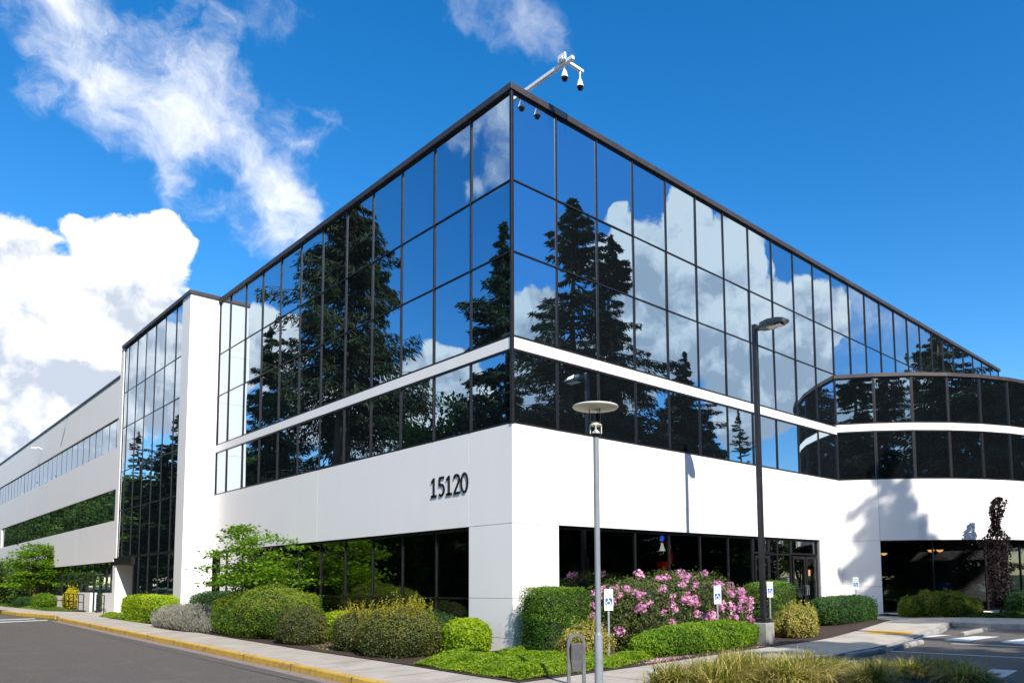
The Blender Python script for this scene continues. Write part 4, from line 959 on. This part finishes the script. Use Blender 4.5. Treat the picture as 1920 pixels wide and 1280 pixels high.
# ornamental grass tufts in the foreground
def grass_tuft(seed, n=950, L_=.74, rad=.24):
    r = np.random.default_rng(seed); ns = 6
    az = r.uniform(0, 2 * PI, n); lean = np.abs(r.normal(.85, .42, n)); base = r.normal(0, rad * .55, (n, 2)); ln = L_ * r.uniform(.4, 1.2, n); tw = r.normal(0, .25, n)
    t = np.linspace(0, 1, ns); V = np.zeros((n, ns, 2, 3)); w = r.uniform(.009, .017, n)
    for k, tt in enumerate(t):
        th = lean * (.25 + 1.9 * tt ** 1.5)       # angle from vertical grows to the tip
        if k == 0: x = base[:, 0].copy(); y = base[:, 1].copy(); z = np.zeros(n)
        else:
            ds = ln / (ns - 1); a2 = az + tw * tt; x = x + ds * np.sin(th) * np.cos(a2); y = y + ds * np.sin(th) * np.sin(a2); z = np.maximum(z + ds * np.cos(th), .01)
        ww = w * (1 - tt ** 2 * .93); px, py = -np.sin(az), np.cos(az)
        V[:, k, 0] = np.stack([x - px * ww, y - py * ww, z], 1); V[:, k, 1] = np.stack([x + px * ww, y + py * ww, z], 1)
    Vf = V.reshape(-1, 3); F = []
    b = (np.arange(n) * ns * 2)[:, None]
    for k in range(ns - 1): F.append(np.concatenate([b + 2 * k, b + 2 * k + 1, b + 2 * k + 3, b + 2 * k + 2], 1))
    return npmesh('blades', Vf, np.concatenate(F), G['blade'])
gm = [grass_tuft(s) for s in (1, 2, 3, 4)]
GP = [(-1.55, -6.65, 'leftmost tuft of striped ornamental grass'), (-.85, -7.2, 'second grass tuft from the left, front row'), (-.6, -6.5, 'grass tuft behind the second from the left'), (.05, -7.35, 'grass tuft with the tallest crown, below the concrete footing'),
      (.35, -6.55, 'grass tuft at the sidewalk edge, left of centre'), (.75, -7.9, 'front grass tuft below the gap in the row'), (1.15, -7.1, 'grass tuft in the middle of the row'), (1.55, -8.35, 'front grass tuft right of the middle'), (1.95, -7.4, 'grass tuft behind and right of the middle'),
      (2.15, -8.75, 'front grass tuft below the nearest wheel stop'), (2.6, -8.0, 'grass tuft nearest to the wheel stop'), (2.7, -9.3, 'front grass tuft near the white stripe'), (3.0, -8.8, 'rightmost tuft of striped ornamental grass'), (-.2, -8.1, 'low foreground grass tuft at the bottom edge, left'), (.9, -9.0, 'low foreground grass tuft at the bottom edge, middle'), (2.0, -9.8, 'low foreground grass tuft at the bottom edge, right'), (-1.35, -7.35, 'grass tuft in front of the leftmost one'), (-.25, -6.95, 'grass tuft filling the row between the tallest and the second'), (1.25, -6.35, 'grass tuft at the sidewalk edge, right of centre')]
for i, (x, y, lb) in enumerate(GP):
    y -= .10 if x < 1.3 else .35; x -= .45 if x < 1.3 else .25; r = empty('grass_tuft', (x, y, gz(x, y)), i * 1.3); s = (1.0, 1.12, .9, 1.08)[i % 4]; r.scale = (s, s, s * (.66 if x < 1.3 else .42)); tag(r, lb, 'grass', 'ornamental grass tufts in the front planter')
    link('blades', gm[i % 4], r)

# ---- trees
def limb_tree(name, base, H, label, lm, spread, crown_lo, nl=16, leaves=9000, size=.10, group=None, layers=True, seed=1, fork=.25, bark='bark2', trunk_r=.06, squash=1.0, puffs=None, cat='tree', stems_=3, up=.8, jit=.35):
    r = np.random.default_rng(seed); g = gz(*base); rt = empty(name, (base[0], base[1], g)); tag(rt, label, cat, group)
    tb_ = MB(); P = []
    for s in range(stems_):
        a = s * 2 * PI / stems_ + r.uniform(-.4, .4); top = np.array([math.cos(a) * spread * .35, math.sin(a) * spread * .35 * squash, H * r.uniform(.72, .95)])
        k = [(0, 0, 0), tuple(top * [.25, .25, .3]), tuple(top * [.7, .7, .65]), tuple(top)] if stems_ > 1 else [(0, 0, 0), (0.02 * H, 0, H * .35), (-.01 * H, .01 * H, H * .7), (0, 0, H * .95)]
        tb_.tube(k, [trunk_r, trunk_r * .8, trunk_r * .45, trunk_r * .12], 8)
        for j in range(nl):
            t = r.uniform(.22, 1.0); c = np.array([np.interp(t, [0, .3, .65, 1], [q[d] for q in k]) for d in range(3)])
            zt = max(crown_lo, c[2]) + r.uniform(-.05, .16) * H; zt = min(zt, H)
            rel = (zt - crown_lo) / max(.01, H - crown_lo); prof = math.sqrt(max(.05, 1 - (rel * 1.15 - .25) ** 2))
            a2 = r.uniform(0, 2 * PI); R_ = spread * prof * r.uniform(.45, 1.08); e = np.array([math.cos(a2) * R_, math.sin(a2) * R_ * squash, max(zt, crown_lo)])
            mid = (c + e) / 2 + [0, 0, .06 * H]; tb_.tube([tuple(c), tuple(mid), tuple(e)], [trunk_r * .35, trunk_r * .2, trunk_r * .05], 5)
            m_ = max(20, leaves // (nl * stems_)); cs = r.uniform(.10, .22) * spread
            for q, f in ((mid, .4), (e, .6)):
                kk = int(m_ * f); off = r.normal(0, 1, (kk, 3)) * [cs, cs * squash, cs * (.28 if layers else .75)]; P.append(q + off)
    tb_.build('trunk', M[bark], rt, smooth=True)
    P = np.concatenate(P); P = P[P[:, 2] > .1]
    V, F = leafquads(P, np.tile([0, 0, up], (len(P), 1)), size, .72, jit if layers else 1.0, rng=r)
    link('crown', npmesh('crown', V, F, lm), rt); return rt
limb_tree('small_maple', (-1.35, 12.6), 3.85, 'small layered green maple against the white wall left of the windows', G['maple'], 1.55, 1.75, 18, 7500, .125, seed=4, trunk_r=.05, squash=1.3)
limb_tree('small_maple', (-1.9, 49.5), 4.5, 'green maple standing by the railing in front of the long white wing', G['maple'], 1.9, 1.5, 20, 11000, .17, seed=9, trunk_r=.08, squash=1.2)
# purple column tree
pc = (20.85, -5.05)
pr_ = empty('purple_column_tree', (*pc, gz(*pc))); tag(pr_, 'narrow dark purple tree in front of the curved lobby window', 'tree')
rr2 = np.random.default_rng(3); zz = np.concatenate([rr2.uniform(.35, 4.75, 4200)]); rad_ = np.interp(zz, [.3, .8, 2.6, 3.05, 3.3, 3.7, 4.3, 4.6, 4.75], [.2, .42, .48, .62, .26, .17, .32, .28, .1])
wob = np.interp(zz, [0, 3, 3.6, 4.7], [0, 0, -.02, .1]); th = rr2.uniform(0, 2 * PI, len(zz)); q = np.sqrt(rr2.uniform(.15, 1, len(zz)))
lob = 1 + .35 * np.sin(th * 3 + zz * 4) * np.sin(zz * 6)
P = np.stack([rad_ * q * lob * np.cos(th) + wob, rad_ * q * lob * np.sin(th) - wob, zz], 1); V, F = leafquads(P, P * [1, 1, 0] + [0, 0, .3], .10, .75, .8, rng=rr2); link('crown', npmesh('crown', V, F, G['purple']), pr_)
mb = MB(); mb.tube([(0, 0, 0), (.02, 0, 2), (.05, -.05, 4.4)], [.06, .045, .012], 8)
for k in range(14):
    a = k * 2.4; z = 1 + k * .24; mb.tube([(0.02, 0, z - .5), (.4 * math.cos(a), .4 * math.sin(a), z)], [.02, .006], 5)
mb.build('trunk', M['bark2'], pr_, smooth=True)

def conifer(name, H, R_, seed, m, nb=150, ns=110, zlo=.12, droop=.35, irregular=.25, size=.3, cone=1.0, hang=0., gaps=.0, top=.0, bare=False, trunk=.011):
    """returns a template (root at the origin) : trunk with limbs, crown of needle sprays"""
    r = np.random.default_rng(seed); rt = empty(name); tb_ = MB()
    lean = r.normal(0, .012, 2) * H
    tb_.tube([(0, 0, -.3), (lean[0] * .3, lean[1] * .3, H * .35), (lean[0] * .8, lean[1] * .8, H * .75), (lean[0], lean[1], H)], [H * trunk * 1.25, H * trunk, H * trunk * .45, .03], 10)
    P = []; N_ = []; Tn = []; k = 0
    lobes = [(r.uniform(0, 2 * PI), r.uniform(zlo, .95), r.uniform(.15, irregular * 2.2 + .16)) for _ in range(12)]
    while k < nb:
        t = zlo + (1 - zlo) * (r.random() ** .8); z = H * t
        if gaps and math.sin(t * 23 + seed) > 1 - gaps and r.random() < .8: k += 1; continue
        prof = (1 - t) ** cone * 1.0 + .03
        prof = min(prof / (1 - zlo) ** cone, 1.0) if cone >= 1 else prof
        low = min(1, .55 + (t - zlo) / .18); az = r.uniform(0, 2 * PI); rr_ = R_ * prof * low * r.uniform(1 - irregular, 1 + irregular)
        for la, lt, lw in lobes: rr_ *= 1 + lw * math.exp(-((t - lt) / .06) ** 2 - ((math.sin((az - la) / 2)) * 2.4) ** 2)
        rr_ = min(rr_, R_ * 1.15); d = np.array([math.cos(az), math.sin(az)]); c = np.array([lean[0] * t, lean[1] * t, z])
        s = np.linspace(0, 1, 5); dr = droop * r.uniform(.5, 1.3)
        pts = np.stack([c[0] + d[0] * rr_ * s, c[1] + d[1] * rr_ * s, z + rr_ * (.12 * s - dr * s ** 1.6 + .16 * s ** 4)], 1)
        tb_.tube([tuple(p) for p in pts[::2]], [max(.02, H * .0022), max(.012, H * .0014), .008], 4, cap=False)
        q = max(8, int(ns * (.25 + rr_ / R_))); u = r.uniform(.08 if not bare else .3, 1, q) ** .75
        base = np.stack([np.interp(u, s, pts[:, i]) for i in range(3)], 1)
        lat = r.normal(0, 1, q) * rr_ * .125 * (1.15 - u * .7); perp = np.array([-d[1], d[0]])
        off = np.stack([perp[0] * lat, perp[1] * lat, -np.abs(lat) * .28 - hang * r.random(q) * rr_ * .25], 1)
        P.append(base + off + r.normal(0, .022 * R_ / 3, (q, 3)))
        tv = np.stack([d[0] * .8 + perp[0] * np.sign(lat) * .6, d[1] * .8 + perp[1] * np.sign(lat) * .6, np.full(q, -.25 - hang)], 1); Tn.append(tv); k += 1
    # leader
    q = 240; u = r.uniform(0, 1, q); a = r.uniform(0, 2 * PI, q); w = (1 - u) * .03 * H * .5
    P.append(np.stack([lean[0] + np.cos(a) * w * r.random(q), lean[1] + np.sin(a) * w * r.random(q), H * (.93 + .075 * u)], 1)); Tn.append(np.stack([np.cos(a), np.sin(a), .4 + 0 * a], 1))
    P = np.concatenate(P); Tn = np.concatenate(Tn) + r.normal(0, .35, (len(P), 3)); Tn /= np.linalg.norm(Tn, axis=1)[:, None]
    up = np.array([0, 0, 1.]) + r.normal(0, .55, (len(P), 3)); B = np.cross(up, Tn); B /= np.linalg.norm(B, axis=1)[:, None] + 1e-9
    s = size * r.uniform(.6, 1.35, len(P))[:, None]
    V = np.stack([P - Tn * s * .5, P + B * s * .13, P + Tn * s * .6, P - B * s * .13], 1).reshape(-1, 3)
    tb_.build('trunk', M['bark'], rt, smooth=True); link('crown', npmesh('crown', V, np.arange(len(V)).reshape(-1, 4), m), rt)
    return rt
def mirror_place(px, r, face):
    off = math.atan((px - 1128.2) / 1412.4); az = math.radians(44.37) - off; X = CAM[0] + r * math.cos(az); Y = CAM[1] + r * math.sin(az)
    return (-X, Y) if face == 'x' else (-2.5 - X, Y) if face == 't' else (X, -Y)
def hgt(px, py, r):    # height of a thing whose mirrored top is seen at px,py from r metres
    off = math.atan((px - 1128.2) / 1412.4); return 1.65 + (1085 - (px - 960) * .0128 - py) / 1412.4 * r * math.cos(off) - gz(0, 0)
TREES = []
def put(t, xy, label, s=(1, 1), rz=0, group='tall conifers around the building'):
    o = t if not t.get('category') else copy_tree(t)
    o.location = (xy[0], xy[1], gz(xy[0], xy[1]) - .05); o.rotation_euler = (0, 0, rz); o.scale = (s[0], s[0], s[1]); tag(o, label, 'tree', group); TREES.append(o); return o
cedar = conifer('cedar_tree', 33, 7.4, 5, M['needle'], 300, 330, zlo=.08, droop=.38, irregular=.42, size=.46, cone=.66, hang=.6, gaps=.22)
firA = conifer('fir_tree', 30, 5.2, 21, M['needle2'], 300, 230, zlo=.09, droop=.44, irregular=.42, size=.40, cone=.70, hang=.35, gaps=.18)
firB = conifer('fir_tree', 20, 4.2, 33, M['needle2'], 270, 190, zlo=.05, droop=.34, irregular=.36, size=.34, cone=.92, hang=.2)
firD = conifer('fir_tree', 18, 5.0, 57, M['needle'], 290, 230, zlo=.05, droop=.38, irregular=.42, size=.40, cone=.58, hang=.35, gaps=.15)
firC = conifer('fir_tree', 17, 2.7, 41, M['needle2'], 220, 110, zlo=.06, droop=.20, irregular=.35, size=.25, cone=.95, hang=.1, gaps=.2)
put(cedar, mirror_place(640, 60, 'x'), 'huge drooping cedar mirrored in the middle of the left glass face', (1.0, 1.0))
put(cedar, mirror_place(512, 71, 'x'), 'cedar mirrored at the left end of the left glass face', (.62, .72), 2.0)
put(firB, mirror_place(950, 45, 'x'), 'dark fir mirrored beside the corner in the left glass face', (1.1, 1.17), .5)
put(firA, mirror_place(1068, 55, 'y'), 'taller of the two firs mirrored in the right glass face near the corner', (1.22, 1.0), .3)
put(firA, mirror_place(1163, 58, 'y'), 'shorter of the two firs mirrored in the right glass face near the corner', (.95, .97), 2.4)
put(firC, mirror_place(985, 70, 'y'), 'fir mirrored right at the corner in the right glass face', (.9, .85), 4.)
put(firB, mirror_place(1278, 66, 'y'), 'pointed fir mirrored in the right glass face above the lamp shadow', (1.15, 1.08), 1.0)
put(firB, mirror_place(1330, 72, 'y'), 'lower fir mirrored right of the pointed one in the right glass face', (.9, .82), 3.0)
put(firC, mirror_place(1404, 70, 'y'), 'slim fir mirrored beside the black lamp post', (1.0, 1.0), 1.0)
put(firA, (62.0, -11.5), 'fir mirrored at the far right end of the glass face', (1.1, 1.0), 1.2)
put(firA, (71.0, -15.0), 'second fir mirrored at the far right end of the glass face', (1.0, .95), 3.2)
put(firC, (53.5, -9.0), 'sapling fir mirrored at the far right, before the big ones', (.6, .95), 3.2)
put(cedar, (11.9, -23.6), 'cedar whose shadow falls on the curved white wall', (.56, .77), 3.4)
put(firB, (3.2, -29.5), 'fir behind the parking lot whose shadow streaks the asphalt', (.62, 1.12), .4)
put(firC, (.8, -26.0), 'slim fir behind the parking lot beside the streak-shadow fir', (.85, 1.06), .4)
put(firC, (8.0, -31.0), 'fir behind the parking lot right of the streak-shadow fir', (.7, 1.38), 2.4)
put(firD, (2.2, -20.0), 'short dense conifer close behind the ornamental grass and parking bays', (.85, .78), .9)
for x, y, w_, lb in ((-19, -47, 1.5, 'tall fir far behind the camera, nearest to the road'), (-27, -42, 1.6, 'tall fir far behind the camera, middle of three'), (-34, -36, 1.5, 'tall fir far behind the camera, outermost of three')):
    put(firA, (x, y), lb, (w_, .9), x)
for i, (x, y, sc, sz) in enumerate(((-19, -34, 1.2, 1.0), (-12, -30, 1.15, .98), (-6, -31, 1.15, 1.05), (-1, -32, 1.2, 1.08), (5, -36, 1.2, 1.05), (12.5, -33, 1.1, 1.0), (17, -27, 1.2, 1.15), (23, -31, 1.0, 1.05), (29.5, -27, .95, 1.1), (35, -31, 1.0, .95), (40, -27, 1.2, 1.0))):
    put(firD, (x, y), ['first', 'second', 'third', 'fourth', 'fifth', 'sixth', 'seventh', 'eighth', 'ninth', 'tenth', 'eleventh'][i] + ' dense conifer of the row mirrored in the curved glass', (sc, sz), i * 1.7)
put(firB, (93.4, 16.6), 'treetop just showing above the roofs at the right end', (1.0, 1.46), 1.0)
put(firC, (-15.4, 6.0), 'fir across the road whose shadow falls on the asphalt', (1.0, 1.22), 1.7)
put(firC, (-15.6, 13.0), 'second fir across the road shading the far crossing', (1.1, 1.15), 3.7)
put(firB, mirror_place(322, 80, 't'), 'fir mirrored in the right half of the tall glass bay', (.85, .86), 1.7)
put(firC, mirror_place(252, 84, 't'), 'fir mirrored in the left half of the tall glass bay', (1.0, .93), 2.7)
put(firB, mirror_place(290, 92, 't'), 'fir mirrored in the middle of the tall glass bay', (1.0, .75), 4.7)
dec = limb_tree('broadleaf_tree', (0, 0), 11.5, 'x', G['grassd'], 4.0, 2.6, 34, 14000, .34, seed=12, layers=False, stems_=2, trunk_r=.2)
dec['category'] = ''; del dec['category']
BK = []
for i, y in enumerate(np.arange(2, 150, 7.0)): BK.append((-26 - 3 * math.sin(i * 2.1), y, (.8 if y < 75 else 1.35) + .2 * math.sin(i * 1.7), 'across the road', i))
for i, x in enumerate(np.arange(2, 108, 7.5)): BK.append((x, -44 - 4 * math.sin(i * 1.3), .75 + .2 * math.sin(i * 2.3), 'beyond the parking lot', i))
ordn = ['first', 'second', 'third', 'fourth', 'fifth', 'sixth', 'seventh', 'eighth', 'ninth', 'tenth', 'eleventh', 'twelfth', 'thirteenth', 'fourteenth', 'fifteenth', 'sixteenth', 'seventeenth', 'eighteenth', 'nineteenth', 'twentieth', 'twenty-first', 'twenty-second', 'twenty-third']
for i in range(15): BK.append((-17.5 - 1.5 * math.sin(i * 1.9), 92 + i * 11.5, 1.2 + .15 * math.sin(i * 2.7), 'beside the far end of the road', i))
for x, y, s, w, i in BK: put(dec, (x, y), f'{ordn[i]} broadleaf tree of the row {w}', (s, s), i * 1.9, 'broadleaf trees ' + w)
put(dec, mirror_place(792, 50, 'x'), 'broadleaf tree mirrored low in the left glass face', (.75, 1.0), 1.0, 'broadleaf trees across the road')
put(dec, mirror_place(866, 48, 'x'), 'broadleaf tree mirrored beside the corner fir', (.62, 1.12), 4.0, 'broadleaf trees across the road')
put(dec, mirror_place(720, 52, 'x'), 'smaller broadleaf tree mirrored below the cedar', (.6, .7), 2.0, 'broadleaf trees across the road')
put(dec, (33.5, 26.5), 'treetop showing above the roof at the right', (1.6, 1.62), 3.0, 'broadleaf trees behind the building') if 0 else None

us_ = bush('broad_shrub', (-15.2, 4.0), (1.9, 2.6), 3.0, 'broad green shrub of the roadside row, first from the near end', G['grassd'], 9000, .15, p=2.2, amp=.22, group='broad shrubs along the far side of the road')
for i, y in enumerate((9.5, 14.5, 20, 26, 33, 41, 50, 60)):
    c_ = copy_tree(us_); c_.location = (-15.4 - .4 * (i % 3) - max(0, y - 40) * .1, y, gz(-15, y)); c_.rotation_euler = (0, 0, i * 1.1); c_.scale = (1, 1, .85 + .3 * ((i * 7) % 3) / 2); c_['label'] = 'broad green shrub of the roadside row, ' + ordn[i + 1] + ' from the near end'
for i, x in enumerate((-2, 4, 10, 16, 22.5, 29, 36, 44)):
    c_ = copy_tree(us_); c_.location = (x, -21.5 - 1.5 * (i % 2), gz(x, -21)); c_.rotation_euler = (0, 0, i * 1.7); c_.scale = (1, 1, .75 + .25 * (i % 3) / 2); c_['label'] = 'broad green shrub behind the parked cars, ' + ordn[i] + ' of the row'; c_['group'] = 'broad shrubs behind the parking lot'
# ------------------------------------------------------------------ parked cars mirrored in the lobby glass
def car(loc, rz, paint, label):
    r = empty('parked_car', (loc[0], loc[1], gz(*loc) - .15), rz); tag(r, label, 'car', 'parked cars mirrored in the lobby glass')
    b = MB(); secs = [(-2.15, .62, .35, .72), (-2.05, .80, .25, .85), (-1.2, .88, .22, .95), (0, .90, .22, .97), (1.1, .88, .22, .93), (1.9, .80, .25, .78), (2.15, .60, .35, .62)]
    vs = []
    for x, w, z0, z1 in secs: vs += [(x, -w * .92, z0), (x, w * .92, z0), (x, w, (z0 + z1) / 2), (x, w * .9, z1), (x, -w * .9, z1), (x, -w, (z0 + z1) / 2)]
    fs = [(i * 6 + j, i * 6 + (j + 1) % 6, (i + 1) * 6 + (j + 1) % 6, (i + 1) * 6 + j) for i in range(len(secs) - 1) for j in range(6)] + [tuple(range(6)), tuple(range(len(vs) - 6, len(vs)))]
    b.add(vs, fs); b.build('body', paint, r, bevel=.03, smooth=True)
    b = MB(); b.hexa([(-1.75, -.74, .93), (1.0, -.74, .93), (1.0, .74, .93), (-1.75, .74, .93)], [(-1.15, -.58, 1.42), (.25, -.58, 1.42), (.25, .58, 1.42), (-1.15, .58, 1.42)]); b.build('cabin_glass', M['lens'], r, bevel=.05)
    b = MB(); b.hexa([(-1.2, -.6, 1.40), (.3, -.6, 1.40), (.3, .6, 1.40), (-1.2, .6, 1.40)], [(-1.0, -.5, 1.47), (.1, -.5, 1.47), (.1, .5, 1.47), (-1.0, .5, 1.47)]); b.build('roof', paint, r)
    for x in (-1.35, 1.35):
        for y in (-.84, .84):
            w = MB(); w.tube([(x, y - .1, .33), (x, y + .1, .33)], .33, 20); wo_ = w.build('wheel', M['tyre'], r)
            w = MB(); w.tube([(x, y - .105, .33), (x, y + .105, .33)], .2, 14); w.build('rim', M['galv'], wo_)
    for y in (-.55, .55):
        w = MB(); w.box(2.0, 2.13, y - .16, y + .16, .60, .72); w.build('headlight', M['lampglass'], r)
car((18.3, -15.5), PI / 2, M['carblue'], 'dark blue parked car mirrored left in the lobby glass')
car((21.3, -15.8), PI / 2, M['cargrey'], 'grey parked car mirrored beside the white one')
car((24.2, -15.5), PI / 2, M['carwhite'], 'white parked car mirrored left of the purple tree')
car((27.2, -15.8), PI / 2, M['carwhite'], 'white parked car mirrored right of the purple tree')

# ------------------------------------------------------------------ things inside the ground floor
rg = empty('gooseneck_stand', (6.86, .8, -.04)); tag(rg, 'red box with bent red pipe, white cone lamp and blue top, behind the window', 'lamp')
mb = MB(); mb.box(-.16, .16, -.12, .12, 0, 2.22); mb.build('box', M['redpaint'], rg, bevel=.02)
mb = MB(); mb.tube([(.1, 0, 2.1), (.42, 0, 2.18), (.44, 0, 2.5), (.42, 0, 2.82), (.3, 0, 2.86), (-.02, 0, 2.86)], .045, 12); mb.build('pipe', M['redpaint'], rg, smooth=True)
mb = MB(); mb.lathe([(.03, .0), (.05, -.1), (.10, -.26), (.0, -.265)], (-.02, 0, 2.84)); mb.build('lamp_shade', em('lit_white_shade', (.9, .9, .85), 1.0), rg, smooth=True)
mb = MB(); mb.lathe([(.0, .17), (.06, .13), (.08, .06), (.05, .0), (.0, .0)], (-.02, 0, 2.92)); mb.build('blue_top', em('lit_blue_lens', (.02, .10, .9), 1.5), rg, smooth=True)
a, t = LOBBY
def pend(px_u, depth, z, label):
    n = np.array([-t[1], t[0]]); p = np.array(a) + np.array(t) * px_u + n * depth
    r = empty('bowl_lamp', (p[0], p[1], z)); tag(r, label, 'lamp', 'amber bowl lamps inside the lobby')
    mb = MB(); mb.lathe([(.02, -.10), (.10, -.07), (.15, .0), (.14, .005), (.0, -.01)]); mb.build('bowl', M['warm'], r, smooth=True)
    mb = MB(); mb.tube([(0, 0, 0), (0, 0, 3.12 - z)], .008, 6); mb.build('stem', M['mull'], r)
pend(.35, 1.2, 2.62, 'leftmost amber bowl lamp inside the lobby'); pend(.75, 1.2, 2.62, 'second amber bowl lamp from the left inside the lobby')
pend(2.9, 1.2, 2.74, 'third amber bowl lamp from the left inside the lobby'); pend(3.3, 1.2, 2.74, 'rightmost amber bowl lamp inside the lobby')
